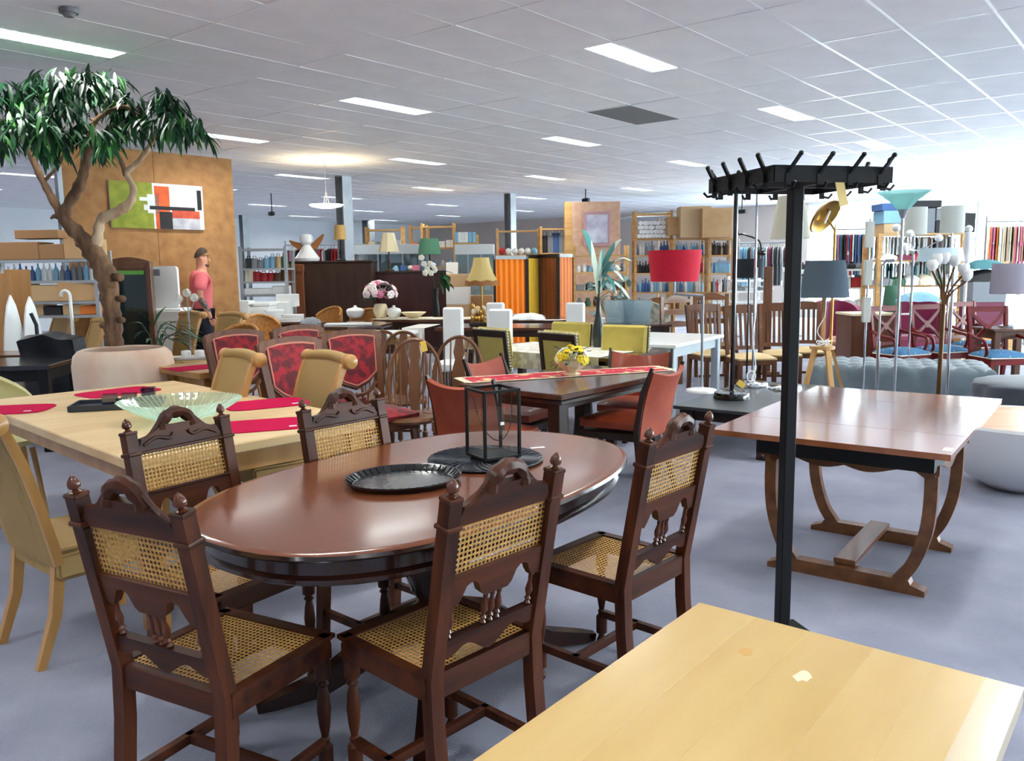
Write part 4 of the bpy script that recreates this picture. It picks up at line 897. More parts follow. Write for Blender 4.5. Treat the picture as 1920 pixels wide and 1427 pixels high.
mb = MB(); mb.surf(lambda u, v: (.074*math.cos(2*PI*v)*math.cos(u*PI/2), .022+.09*math.sin(2*PI*v)*math.cos(u*PI/2), 1.76+.085*math.sin(u*PI/2)+.045*math.sin(2*PI*v)*(1-u)-.02*(1-u)), 8, 20); mb.build('hair', m_hair, man)
mb = MB(); mb.surf(lambda u, v: (.05*math.cos(PI*v), .045+.064*math.sin(PI*v), 1.59+.03*u-.01*math.sin(PI*v)), 4, 10, .012); mb.build('beard', m_hair, man)
mb = MB(); mb.loft([[(.012, .115, 1.7), (-.012, .115, 1.7), (0, .118, 1.705)], [(.018, .122, 1.665), (-.018, .122, 1.665), (0, .15, 1.668)], [(.012, .118, 1.655), (-.012, .118, 1.655), (0, .125, 1.655)]]); mb.build('nose', m_skin, man)
m_eye = M('dark_eye', (30, 24, 22), .3)
for s_ in (-1, 1):
    mb = MB(); mb.ball((s_*.032, .105, 1.712), .011, (1.3, .6, .8), 8, 5); mb.build('eye', m_eye, man); mb = MB(); mb.ball((s_*.082, .015, 1.69), .03, (.35, .7, 1), 8, 6); mb.build('ear', m_skin, man)
    mb = MB(); mb.bar((s_*.018, .116, 1.732), (s_*.05, .105, 1.735), .012, .008); mb.build('eyebrow', m_hair, man)
mb = MB(); mb.bar((-.025, .117, 1.625), (.025, .117, 1.625), .008, .008); mb.build('mouth', M('lips', (150, 84, 78), .5), man)
mb = MB(); mb.tube([(.228, -.05, 1.17), (.224, .0, 1.07), (.219, .045, .98)], [.046, .042, .034], 12); mb.build('tattoo', m_tat, man)
for s_, hx, hy, hz in ((1, .215, .075, .87), (-1, -.215, .145, .88)):
    for k in range(4): mb = MB(); mb.tube([(hx, hy-.02+.018*k, hz), (hx-s_*.012, hy-.005+.02*k, hz-.05), (hx-s_*.03, hy+.01+.02*k, hz-.085+.006*abs(k-1.5))], [.012, .01, .008], 6); mb.build('finger', m_skin, man)
    mb = MB(); mb.tube([(hx-s_*.01, hy+.03, hz+.01), (hx-s_*.03, hy+.06, hz-.02), (hx-s_*.035, hy+.065, hz-.05)], [.013, .011, .009], 6); mb.build('thumb', m_skin, man)
m_shoe = M('black_shoe', (24, 24, 26), .5)
for (x, y) in ((.1, .06), (-.1, -.12)):
    mb = MB(); mb.surf(lambda u, v: (x+(v*2-1)*.05*math.sin(PI*(.12+.8*u))**.4, y-.1+.28*u, .012+.08*(1-u*.6)*math.sin(PI*v)**.5), 10, 8, .012); mb.build('shoe', m_shoe, man)
# ================================================================ background, left and middle
def face(x0, x1, y, Y): a, b = D(x0, y, Y), D(x1, y, Y); return a.x, b.x, (a.z+b.z)/2
m_shelfw = wood('shelf_pine', (206, 164, 104), (184, 138, 78), .5); m_shelfm = M('shelf_steel', (168, 174, 180), .4, metal=.4)
m_card = M('cardboard', (196, 160, 116), .85, col2=(182, 144, 100), sc=(3, 3, 3)); m_cardd = M('brown_cardboard', (150, 112, 76), .85)
def shelf(name, label, x0, x1, ytop, Y, depth, ylev, mat, post=.04, th=.03, cat='shelf', back=None):
    X0, X1, zt = face(x0, x1, ytop, Y); t = thing(name, label, cat, ((X0+X1)/2, Y+depth/2, 0)); w = X1-X0
    for i in (-1, 1):
        for j in (-1, 1): mb = MB(); mb.box((i*(w/2-post/2), j*(depth/2-post/2), zt/2), (post, post, zt)); mb.build('post', mat, t)
    zs = []
    for y in ylev:
        z = face(x0, x1, y, Y)[2]; zs.append(z); mb = MB(); mb.box((0, 0, z-th/2), (w-.002, depth-.002, th)); mb.build('shelf_board', mat, t)
    if back: mb = MB(); mb.box((0, depth/2-.005, zt/2), (w-post, .01, zt)); mb.build('back_panel', back, t)
    return t, X0+post, X1-post, Y+depth*.45, zs
PAL = {k: M('goods_'+k, v, .6) for k, v in (('red', (176, 40, 46)), ('blue', (60, 96, 150)), ('white', (228, 230, 228)), ('black', (36, 36, 40)), ('green', (66, 110, 84)), ('grey', (130, 134, 140)), ('tan', (190, 160, 120)), ('pink', (216, 120, 150)), ('yellow', (220, 180, 60)), ('sky', (130, 176, 204)), ('brown', (104, 70, 46)), ('cream', (226, 216, 190)), ('plum', (112, 40, 66)), ('teal', (70, 130, 136)), ('orange', (216, 120, 50)))}
_pm = {}
def pmesh(kind, col, w, h, d):
    k = (kind, col, round(w, 3), round(h, 3), round(d, 3))
    if k in _pm: return _pm[k]
    mb = MB()
    if kind == 'box': mb.box((0, 0, h/2), (w, d, h), .006)
    elif kind == 'book': mb.box((0, 0, h/2), (w, d, h), .003)
    elif kind == 'bottle': r = w/2; mb.lathe([(r*.9, 0), (r, .02), (r, h*.55), (r*.85, h*.65), (r*.35, h*.78), (r*.33, h*.95), (r*.4, h*.96), (r*.4, h), (.001, h)], 10)
    elif kind == 'jar': r = w/2; mb.lathe([(r*.7, 0), (r, h*.25), (r*.95, h*.6), (r*.55, h*.8), (r*.7, h), (r*.5, h), (.001, h*.8)], 12)
    elif kind == 'roll': mb.lathe([(w*.18, 0), (w/2, 0), (w/2, d), (w*.18, d)], 12, (0, -d/2+d, w/2), RX(PI/2)); mb.v = [(x, y, z) for x, y, z in mb.v]
    elif kind == 'bag': mb.surf(lambda u, v: ((v*2-1)*w/2*(1-.25*u), d/2*math.sin(PI*v)*(1-.5*u), h*u), 6, 8, .01); mb.surf(lambda u, v: ((v*2-1)*w/2*(1-.25*u), -d/2*math.sin(PI*v)*(1-.5*u), h*u), 6, 8, .01); mb.tube([(-w*.2, 0, h*.95), (-w*.15, 0, h*1.25), (w*.15, 0, h*1.25), (w*.2, 0, h*.95)], .008, 5)
    elif kind == 'textile': mb.surf(lambda u, v: ((v-.5)*w*(1+.05*math.sin(u*9)), (u-.5)*d, h*(math.sin(PI*u)*math.sin(PI*v))**.35+.006*math.sin(9*u+14*v)), 10, 10, 0); mb.box((0, 0, .01), (w*.9, d*.9, .02))
    elif kind == 'garment':
        out = [(-w*.2, 0), (-w*.42, -.03), (-w*.5, -.08), (-w*.5, -h*.45), (-w*.4, -h*.45), (-w*.38, -h), (w*.38, -h), (w*.4, -h*.45), (w*.5, -h*.45), (w*.5, -.08), (w*.42, -.03), (w*.2, 0)]
        mb.loft([[(x, y*(.4 if abs(y) > d*.4 else 1), z) for x, z in out] for y in (-d/2, -d/4, d/4, d/2)])
        mb.tube([(0, 0, -.01), (0, 0, .05), (.02, 0, .075), (0, 0, .095)], .004, 5)
    elif kind == 'ball': mb.ball((0, 0, h/2), w/2, (1, 1, h/w), 14, 9)
    _pm[k] = mb.mesh(kind, PAL[col] if col in PAL else MATS[col]); return _pm[k]
CATS = dict(box='box', book='book', bottle='bottle', jar='jar', roll='roll', bag='bag', textile='textile', garment='garment', ball='ornament')
def row(kind, X0, X1, Y, z, n, cols, w, h, d, label, group, seed=1, name=None, jit=.15, rz=0., cat=None):
    q = random.Random(seed); cols = [c for c in cols]
    for k in range(n):
        x = X0+(X1-X0)*(k+.5)/n; hh = round(h*(1+q.choice((-1, 0, 0, 1))*jit), 3); c = q.choice(cols)
        o = ob(name or kind, pmesh(kind, c, w, hh, d), None, (x, Y, z), (0, 0, rz+q.uniform(-.1, .1)))
        tag(o, label, cat or CATS[kind], group)
def one(kind, px_, py_, Y, z, col, w, h, d, label, name=None, cat=None, rz=0.):
    """single thing standing on height z (or at depth Y when z is None)"""
    p = D(px_, py_, Y)
    if z is not None: p.z = z
    return tag(ob(name or kind, pmesh(kind, col, w, h, d), None, p, (0, 0, rz)), label, cat or CATS[kind])
# ---- left wall shelving
t, a, b, y, zs = shelf('metal_shelf', 'grey metal shelving unit left of the tree trunk', -40, 178, 470, 9.6, .4, (487, 527, 566, 592), m_shelfm)
row('box', a, b, y, zs[0]+.002, 4, ('cardboard', 'cardboard', 'brown_cardboard'), .34, .2, .35, 'brown cardboard box on top of the left metal shelving', 'boxes on the left shelving', 3)
one('box', 82, 450, 9.8, zs[0]+.24, 'brown_cardboard', .5, .1, .3, 'flat brown box stacked highest on the left shelving')
row('bottle', a, b, y, zs[1]+.002, 18, ('white', 'sky', 'blue', 'white', 'grey'), .06, .2, .06, 'pale blue or white bottle on the left metal shelving', 'bottles on the left shelving', 4)
row('box', a, b, y, zs[2]+.002, 3, ('cardboard', 'tan'), .45, .22, .35, 'long brown box on the middle board of the left shelving', 'long boxes on the left shelving', 5)
row('box', a, b, y, zs[3]+.002, 6, ('orange', 'black', 'tan'), .2, .12, .3, 'small box low on the left metal shelving', 'small boxes on the left shelving', 6)
m_ply = wood('plywood_sheet', (176, 130, 82), (156, 110, 64), .6, sc=(12, 12, 1.5))
for k, (x, tp, wd) in enumerate(((-8, 512, .36), (18, 505, .26))):
    p = D(x, 640, 8.9); zt = D(x, tp, 8.9).z; mb = MB(); mb.box((0, 0, zt/2), (wd, .025, zt), .002); tag(mb.build('wooden_sheet', m_ply, None, (p.x, 8.9+k*.2, 0), (math.radians(-3), 0, .2)), ('brown wooden sheet leaning at the far left edge', 'second wooden sheet leaning beside the ironing boards')[k], 'board')
for k, (x, tp) in enumerate(((27, 553), (52, 556))):
    p = D(x, 640, 8.6); zt = D(x, tp, 8.6).z; mb = MB(); out = [(.12*math.sin(PI*min(1, .5+.5*(i/10)))**.6*s_ if True else 0, .25+(zt-.25)*(i/10)) for s_, rng in ((1, range(0, 11)), (-1, range(10, -1, -1))) for i in rng]
    mb.prism(out, -.02, .02, 'Y'); t = tag(mb.build('ironing_board', m_wht, None, (p.x, 8.6+.1*k, 0), (0, 0, .9)), ('white folded ironing board leaning left of the vacuum cleaner', 'white folded ironing board right beside the vacuum cleaner')[k], 'ironing board'); mb = MB(); mb.tube([(.1, .03, 0), (-.05, .03, .6)], .012, 6); mb.tube([(-.1, .03, 0), (.05, .03, .6)], .012, 6); mb.build('leg_frame', m_steel, t)
p = D(66, 600, 8.4); t = thing('vacuum_cleaner', 'black and yellow upright vacuum cleaner beside the ironing boards', 'vacuum cleaner', (p.x, 8.4, 0), .4)
mb = MB(); mb.box((0, 0, .06), (.28, .3, .1), .03); mb.build('head', PAL['black'], t); mb = MB(); mb.lathe([(.06, .1), (.09, .16), (.09, .5), (.05, .62)], 14); mb.build('dust_bin', PAL['yellow'], t); mb = MB(); mb.tube([(0, .03, .5), (0, .05, 1.0), (-.04, .05, 1.12)], .018, 8); mb.build('handle', PAL['black'], t)
p = D(135, 600, 9.2); t = thing('cane_umbrella', 'white curved-handle walking stick behind the armchair', 'walking stick', (p.x, 9.2, 0)); zt = D(135, 545, 9.2).z; mb = MB(); mb.tube([(0, 0, 0), (0, 0, zt-.06)]+[(-.05+.05*math.cos(k*.4), 0, zt-.06+.06*math.sin(k*.4)) for k in range(1, 9)], .018, 8); mb.build('stick', m_wht, t)
# arched display cabinet with dark glass
p = D(237, 560, 10.3); zt = D(237, 482, 10.3).z; t = thing('arched_cabinet', 'dark brown arched display cabinet behind the tree trunk', 'cabinet', (p.x, 10.4, 0), .3); w = .26
mb = MB(); xs = [-w+2*w*k/12 for k in range(13)]; mb.strip(xs, [zt-.06*(x/w)**2 for x in xs], [0]*13, -.0, .3); mb.build('body', m_brownv, t)
for s_ in (-1, 1): mb = MB(); mb.box((s_*(w-.03), -.015, zt/2-.03), (.06, .03, zt-.06), .003); mb.build('door_stile', m_brownv, t)
mb = MB(); mb.box((0, -.01, zt-.1), (2*w-.12, .02, .08), .003); mb.build('door_rail', m_brownv, t); mb = MB(); mb.box((0, -.004, zt/2-.05), (2*w-.12, .006, zt-.25)); mb.build('glass_door', M('dark_glass', (22, 32, 34), .1, coat=.5), t); mb = MB(); mb.box((0, -.009, zt-.19), (2*w-.16, .004, .05)); mb.build('green_strip', M('green_strip', (90, 150, 60), .5), t)
# white rounded panel on a white chest
p = D(315, 590, 10.9); t = thing('white_chest', 'low white chest with drawers under the rounded white panel', 'chest', (p.x, 11.0, 0)); zt = D(315, 578, 10.9).z
mb = MB(); mb.box((0, 0, zt/2), (.42, .4, zt), .01); mb.build('body', m_wht, t); mb = MB(); mb.box((0, -.205, zt-.1), (.38, .012, .14), .004); mb.build('drawer', m_wht, t)
zt2 = D(312, 499, 10.9).z; hh = zt2-zt; mb = MB(); r_ = .05; W2 = .165; out = []
for cx_, cy_, a0 in ((W2-r_, hh/2-r_, 0), (-W2+r_, hh/2-r_, 90), (-W2+r_, -hh/2+r_, 180), (W2-r_, -hh/2+r_, 270)): out += [(cx_+r_*math.cos(math.radians(a0+k*15)), cy_+r_*math.sin(math.radians(a0+k*15))) for k in range(7)]
mb.prism(out, -.03, .03, 'Y'); t = tag(mb.build('rounded_panel', m_wht, None, (p.x-.02, 10.95, zt+hh/2+.001)), 'white rounded panel with a grey square corner standing on the white chest', 'panel'); mb = MB(); mb.box((-.095, -.035, hh/2-.08), (.09, .014, .09), .006); mb.build('grey_square', PAL['grey'], t)
p = D(352, 570, 9.9); t = thing('globe_lamp', 'small lamp with three ribbed glass globes in front of the man', 'lamp', (p.x, 9.9, 0)); zb = D(352, 600, 9.9).z
mb = MB(); mb.tube([(0, 0, 0), (0, 0, zb+.1)], .012, 8); mb.lathe([(.1, 0), (.1, .02), (.02, .04)], 16); mb.build('stand', m_steel, t)
m_globe = thin_glass('globe_glass', (235, 236, 238), .25, .3)
for px_, py_ in ((335, 560), (350, 549), (364, 558)):
    g = D(px_, py_, 9.9)-Vector((p.x, 9.9, 0)); mb = MB(); mb.ball(g, .05, seg=14, rg=8); o = mb.build('globe', m_globe, t); mb = MB(); mb.tube([(0, 0, zb+.08), g*.5+Vector((0, 0, .5*zb)), g-Vector((0, 0, .04))], .006, 6); mb.build('arm', m_steel, t)
# white freezer, metal shelving with bags
p = D(455, 590, 12.6); zt = D(455, 568, 12.6).z; t = thing('chest_freezer', 'white chest freezer right of the man', 'freezer', (p.x, 12.95, 0)); mb = MB(); mb.box((0, 0, zt/2-.03), (.8, .55, zt-.06), .01); mb.build('body', m_wht, t); mb = MB(); mb.box((0, 0, zt-.03), (.82, .57, .055), .012); mb.build('lid', m_wht, t); mb = MB(); mb.box((.1, -.29, zt-.04), (.1, .015, .02)); mb.build('handle', PAL['grey'], t)
t, a, b, y, zs = shelf('goods_shelf', 'grey metal shelving with bags left of the brown cabinet', 446, 536, 462, 13.6, .5, (466, 503, 528, 553), m_shelfm, .045)
row('bag', a, b, y, zs[1]+.002, 7, ('green', 'grey', 'black', 'sky', 'tan'), .13, .16, .12, 'small bag on the upper board of the grey goods shelving', 'bags on the upper board', 8)
row('bag', a, b, y, zs[2]+.002, 6, ('white', 'red', 'red', 'brown', 'cream'), .16, .16, .12, 'red or pale bag on the middle board of the grey goods shelving', 'bags on the middle board', 9)
row('box', a, b, y, zs[3]+.002, 3, ('white', 'white', 'cream'), .24, .12, .3, 'white box on the lowest board of the grey goods shelving', 'boxes on the goods shelving', 10)
for k, (x, yy, c) in enumerate(((455, 588, 'white'), (500, 592, 'cream'), (528, 590, 'white'), (540, 575, 'white'))): one('box', x, yy, 12.8+.2*k, None, c, .3, .2, .3, ('white carton standing in front of the goods shelving', 'cream carton between the white cartons', 'white carton next to the brown cabinet pilaster', 'upper white carton beside the brown cabinet')[k])
for x in (455, 500, 528, 540): pass
# ---- brown cabinets with statue and lamps
m_cabd = wood('cabinet_back', (58, 34, 20), (42, 22, 12), .45, sc=(8, 8, 1)); m_cabl = wood('cabinet_pilaster', (132, 74, 40), (108, 56, 28), .4, sc=(8, 8, 1)); m_mahc = wood('dark_red_cabinet', (58, 20, 18), (40, 12, 12), .35, sc=(8, 8, 1), coat=.3)
def cabinet(label, x0, x1, yt, Y, depth, mat, pil=None):
    X0, X1, zt = face(x0, x1, yt, Y); t = thing('wooden_cabinet', label, 'cabinet', ((X0+X1)/2, Y+depth/2, 0)); w = X1-X0
    mb = MB(); mb.box((0, 0, zt/2-.02), (w-.06, depth-.04, zt-.04), .004); mb.build('body', mat, t); mb = MB(); mb.box((0, 0, zt-.018), (w, depth, .036), .008); mb.build('cornice', m_cabd, t); mb = MB(); mb.box((0, 0, .05), (w-.02, depth-.01, .1), .006); mb.build('plinth', mat, t)
    if pil: mb = MB(); mb.box((-w/2+.15, -depth/2+.0, (zt-.04)/2), (.26, .06, zt-.06), .006); mb.box((-w/2+.15, -depth/2-.03, zt-.12), (.3, .06, .12), .01); mb.build('pilaster', pil, t)
    else: mb = MB(); mb.box((0, -depth/2+.018, zt/2), (w-.1, .008, zt-.2), .003); mb.build('panel', mat, t)
    return zt
z1 = cabinet('tall brown wooden cabinet with a lighter pilaster, statue on top', 538, 698, 489, 14.5, .6, m_cabd, m_cabl); z2 = cabinet('dark reddish cabinet with two table lamps on top', 699, 842, 508, 15.0, .55, m_mahc)
m_wrap = M('clear_plastic_wrap', (236, 238, 240), .25, alpha=.92, coat=.5, bump=.5, bsc=(20, 20, 20))
p = D(575, 480, 14.7); t = thing('wrapped_statue', 'statue in white plastic wrap with wooden wings on the brown cabinet', 'statue', (p.x, 14.75, z1+.001))
mb = MB(); mb.lathe([(.2, 0), (.22, .05), (.14, .16), (.09, .24), (.06, .28), (.11, .33), (.12, .4), (.09, .46), (.001, .48)], 18); mb.build('wrapped_figure', m_wrap, t)
m_drift = wood('carved_wood', (160, 104, 52), (130, 80, 38), .6)
for s_ in (-1, 1): mb = MB(); mb.bar(0, 0, [.06, .12, .09, .03], [.03]*4, (0, 1, 0), p=[(s_*.06, 0, .18), (s_*.14, 0, .27), (s_*.22, 0, .36 if s_ > 0 else .3), (s_*.3, 0, .46 if s_ > 0 else .36)]); mb.build('wing', m_drift, t)
m_gold = M('brass', (196, 150, 70), .3, metal=1.); m_beige = fabric('beige_fabric_shade', (228, 216, 182), .25); m_gshade = fabric('green_fabric_shade', (88, 132, 108), .25); m_amber = fabric('amber_shade', (206, 172, 110), .25)
def table_lamp(label, px_, z, Y, h, shade, sh, mshade, mbase, seg=20, base=.09):
    p = D(px_, 500, Y); t = thing('table_lamp', label, 'lamp', (p.x, Y, z+.001)); r0, r1, hs = sh
    mb = MB(); mb.lathe([(base, 0), (base, .02), (base*.4, .04), (base*.25, .1), (base*.35, h*.3), (base*.15, h*.45), (base*.12, h)], 14); mb.build('base', mbase, t)
    mb = MB(); mb.lathe([(r0, h-hs*.4), (r1, h+hs*.6), (r1-.006, h+hs*.6), (r0-.006, h-hs*.4)], seg, cap=False); mb.build('shade', mshade, t, ang=20 if seg < 10 else 35)
    mb = MB(); mb.ball((0, 0, h+.02), .03, (1, 1, 1.3), 10, 6); mb.build('bulb', m_wht, t); return t
table_lamp('small table lamp with amber shade on the brown cabinet', 640, z1, 14.8, .47, 0, (.11, .09, .25), m_amber, m_black)
table_lamp('table lamp with panelled beige shade on the reddish cabinet', 730, z2, 15.2, .48, 0, (.19, .11, .34), m_beige, m_cabd, 8); table_lamp('table lamp with green shade on the reddish cabinet', 806, z2, 15.1, .4, 0, (.21, .16, .28), m_gshade, m_black)
for k, (x, c, kd) in enumerate(((742, 'sky', 'textile'), (757, 'blue', 'box'), (770, 'cream', 'ball'), (780, 'pink', 'box'))): one(kd, x, 500, 15.3, z2+.001, c, .12, .1, .12, ('pale blue cloth on the reddish cabinet', 'small blue box on the reddish cabinet', 'cream round ornament on the reddish cabinet', 'small pink box on the reddish cabinet')[k])
# hanging lit dish lamp
p = D(612, 386, 13.5); t = thing('pendant_lamp', 'wide lit dish pendant lamp hanging near the steel column', 'pendant lamp', p); mb = MB(); mb.lathe([(.27, .02), (.24, -.01), (.12, -.035), (.001, -.045), (.001, -.03), (.24, .0), (.262, .02)], 28); mb.build('dish', M('lit_opal_glass', (255, 246, 226), .4, emit=2.2, ecol=(255, 246, 228)), t); mb = MB()
for s_ in (-1, 0, 1): mb.tube([(s_*.05, 0, 0), (0, 0, .25)], .004, 5)
mb.tube([(0, 0, .25), (0, 0, CEIL-p.z)], .004, 5); mb.build('cable', m_steel, t)
# clothes rails along the back
def rail(label, x0, x1, y, Y, n, cols, glabel, group, seed, h=.8, w=.42, rz=PI/2-.5):
    X0, X1, z = face(x0, x1, y, Y); t = thing('clothes_rail', label, 'clothes rail', ((X0+X1)/2, Y, 0)); L = (X1-X0)/2
    mb = MB(); mb.tube([(-L, 0, z), (L, 0, z)], .014, 8); mb.build('bar', m_steel, t)
    for s_ in (-1, 1): mb = MB(); mb.tube([(s_*L, 0, 0), (s_*L, 0, z+.1)], .014, 8); mb.build('upright', m_steel, t); mb = MB(); mb.tube([(s_*L, -.25, .03), (s_*L, .25, .03)], .014, 8); mb.build('foot', m_steel, t)
    row('garment', X0+.05, X1-.05, Y, z-.09, n, cols, w, h, .05, glabel, group, seed, 'hanging_garment', .12, rz)
rail('clothes rail with shirts behind the wrapped statue', 535, 700, 459, 19.5, 26, ('white', 'black', 'pink', 'sky', 'white', 'teal', 'red', 'grey'), 'shirt hanging on the rail behind the wrapped statue', 'shirts on the back rail', 21)
# ---- wooden racks and glass cases behind the cabinets
for k, (x0, x1, yt, Y, lv) in enumerate(((683, 755, 425, 19.0, (430, 466, 500)), (766, 802, 422, 20.0, (426, 465, 500)), (788, 852, 418, 18.5, (424, 464, 500)))):
    t, a, b, y, zs = shelf('wooden_rack', ('pine rack behind the beige table lamp', 'narrow pine rack far behind the lamps', 'tall pine rack behind the green table lamp')[k], x0, x1, yt, Y, .4, lv, m_shelfw, .05, cat='rack')
    row('box', a, b, y, zs[1]+.002, (4, 2, 4)[k], ('white', 'black', 'grey', 'orange', 'cream'), .14, .16, .2, ('box on the pine rack behind the beige lamp', 'box on the narrow far pine rack', 'box on the pine rack behind the green lamp')[k], 'boxes on pine racks %s' % ('left', 'far', 'right')[k], 30+k)
    row('jar', a, b, y, zs[2]+.002, (5, 2, 4)[k], ('white', 'blue', 'sky', 'cream'), .1, .14, .1, ('jar on the pine rack behind the beige lamp', 'jar on the narrow far pine rack', 'jar on the pine rack behind the green lamp')[k], 'jars on pine racks %s' % ('left', 'far', 'right')[k], 33+k)
m_case = thin_glass('case_glass', (226, 236, 236), .12)
for k, (x0, x1, yt, Y) in enumerate(((661, 800, 458, 17.5), (852, 926, 458, 16.8))):
    X0, X1, zt = face(x0, x1, yt, Y); w = X1-X0; t = thing('display_case', ('long glass display case behind the reddish cabinet', 'glass display case left of the curtain screen')[k], 'display case', ((X0+X1)/2, Y+.3, 0))
    mb = MB(); mb.box((0, 0, .4), (w, .55, .8), .005); mb.build('cupboard', m_wht, t); mb = MB(); mb.box((0, 0, zt-.1), (w, .56, .2), .005); mb.build('header', M('case_header', (206, 212, 214), .4), t)
    for i in range(4): mb = MB(); mb.box((-w/2+i*w/3, -.27, (zt+.6)/2), (.03, .02, zt-1.0)); mb.build('mullion', m_shelfm, t)
    for i in range(3): mb = MB(); mb.box((-w/2+(i+.5)*w/3, -.27, (zt+.6)/2), (w/3-.03, .006, zt-1.0)); mb.build('pane', m_case, t)
    mb = MB(); mb.box((0, .26, (zt+.6)/2), (w-.04, .02, zt-1.0)); mb.build('back_panel', PAL['teal'] if 0 else m_shelfm, t)
    row('jar', X0+.1, X1-.1, Y+.3, .802, 8, ('white', 'grey', 'sky'), .12, .16, .12, ('small jar inside the long glass case', 'small jar inside the glass case by the screen')[k], ('jars in the long case', 'jars in the case by the screen')[k], 40+k)
X0, X1, z = face(853, 892, 455, 18.0); row('book', X0, X1, 18.0, z, 6, ('white', 'white', 'sky'), .07, .22, .2, 'white file box on the far rack beside the display case', 'white file boxes', 44, 'file_box', 0, cat='file box')
shelf('wooden_rack', 'low pine rack carrying white file boxes', 850, 896, 440, 17.9, .4, (455, 490), m_shelfw, .04, cat='rack')
# ---- tables behind the windsor chairs, with crockery and flowers
def rtable(label, x0, x1, y, z, Wd, mt, ml, ang=8, name='dining_table', leg=.07):
    a, b = G(x0, y, z), G(x1, y, z); L = (b-a).length; an = math.degrees(math.atan2(b.y-a.y, b.x-a.x)); return table(name, label, a, an, L, Wd, z, mt, ml, .04, leg, .08)
rtable('long white table behind the velvet chairs', 598, 752, 628, .74, .8, m_wht, m_golden, name='white_table')
p = G(637, 612, .77); t = thing('octagonal_table', 'dark octagonal table with a white board on top', 'table', (p.x, p.y+.5, 0), .2); mb = MB(); mb.lathe([(.6, .72), (.63, .74), (.63, .77), (.001, .77)], 8); mb.build('tabletop', m_darkt, t, ang=20); mb = MB(); mb.lathe([(.3, 0), (.3, .05), (.08, .1), (.1, .4), (.07, .7), (.3, .72)], 16); mb.build('pedestal', m_darkleg, t)
mb = MB(); mb.box((0, 0, .012), (.62, .3, .022), .004); tag(mb.build('white_board', m_wht, None, (p.x+.06, p.y+.3, .771), (0, 0, .05)), 'flat white board lying on the octagonal table', 'board')
one('textile', 583, 600, p.y+.7, .771, 'grey', .26, .09, .2, 'folded grey cloth on the octagonal table')
t = rtable('dark dining table with tureen and pink flowers behind the windsor chairs', 700, 905, 600, .76, .9, m_darkt, m_darkleg)
tc = Vector(t.location); tr = t.rotation_euler.z
mb = MB(); mb.surf(lambda u, v: ((u-.5)*1.7, (v-.5)*.6, .003+.002*math.sin(u*30)), 24, 6, .003); tag(mb.build('table_cloth', M('cream_linen', (222, 214, 192), .9), None, tc+Vector((-.1, 0, .7615)), (0, 0, tr)), 'cream linen cloth under the tureen and flowers', 'tablecloth')
def on_t(px_): p = D(px_, 590, tc.y); return (p.x, tc.y+(p.x-tc.x)*math.tan(tr)-.05, .767)
t = thing('flower_vase', 'cream vase of pink and white artificial flowers', 'flower vase', on_t(711)); mb = MB(); mb.lathe([(.07, 0), (.1, .04), (.12, .12), (.1, .2), (.08, .22), (.07, .21)], 18); mb.build('vase', m_cream, t); posy(t, (0, 0, .36), (.25, .2), (m_pkp, m_lilac, m_whp, m_lilac), 44, 30, .06, 9, .06, .14)
def tureen(px_, label, s_=1.):
    t = thing('tureen', label, 'tureen', on_t(px_)); mb = MB(); mb.lathe([(.06*s_, 0), (.08*s_, .01), (.11*s_, .06), (.12*s_, .11), (.115*s_, .12), (.001, .118)], 20); mb.build('body', m_wht, t); mb = MB(); mb.lathe([(.118*s_, .121), (.1*s_, .145), (.03*s_, .165), (.02, .18), (.025, .195), (.001, .2)], 20); mb.build('lid', m_wht, t); return t
tureen(661, 'white lidded tureen left of the pink flowers', 1.2); tureen(737, 'white lidded jar right of the pink flowers', .95)
mb = MB(); mb.lathe([(.06, 0), (.1, .02), (.19, .08), (.2, .09), (.18, .085), (.09, .03), (.001, .025)], 24); tag(mb.build('shallow_bowl', m_cream, None, on_t(775)), 'shallow cream bowl right of the white jar', 'bowl')
# rattan and wooden chairs in between
m_ratt = wood('rattan', (196, 142, 74), (158, 104, 48), .5, sc=(30, 30, 30))
def rattan_chair(label, px_, py_, rz_, Y=None):
    p = G(px_, py_, .9); t = thing('rattan_chair', label, 'chair', (p.x, p.y, 0), rz_, 'round-backed rattan chairs')
    mb = MB(); mb.surf(lambda u, v: (.27*math.sin((v-.5)*2.6), -.27*math.cos((v-.5)*2.6), .42+(.48-.14*(2*abs(v-.5))**2)*u), 8, 16, .025); mb.build('backrest', m_ratt, t)
    mb = MB(); mb.tube([(.27*math.sin((k/16-.5)*2.6), -.27*math.cos((k/16-.5)*2.6), .9-.14*(2*abs(k/16-.5))**2) for k in range(17)], .022, 8); mb.build('rim', m_ratt, t)
    mb = MB(); mb.lathe([(.001, .4), (.24, .4), (.26, .43), (.24, .46), (.001, .46)], 20); mb.build('seat', m_ratt, t)
    for i in (-1, 1):
        for j in (-1, 1): mb = MB(); mb.tube([(i*.15, j*.15, .42), (i*.2, j*.2, 0)], .018, 8); mb.build('leg', m_ratt, t)
rattan_chair('rattan chair left of the tureen', 608, 577, 2.6); rattan_chair('rattan chair below the pink flowers', 682, 581, 2.9); rattan_chair('rattan chair with darker frame right of the loom chairs', 492, 592, -2.6); rattan_chair('rattan chair nearest the red velvet chairs', 436, 612, 2.9)
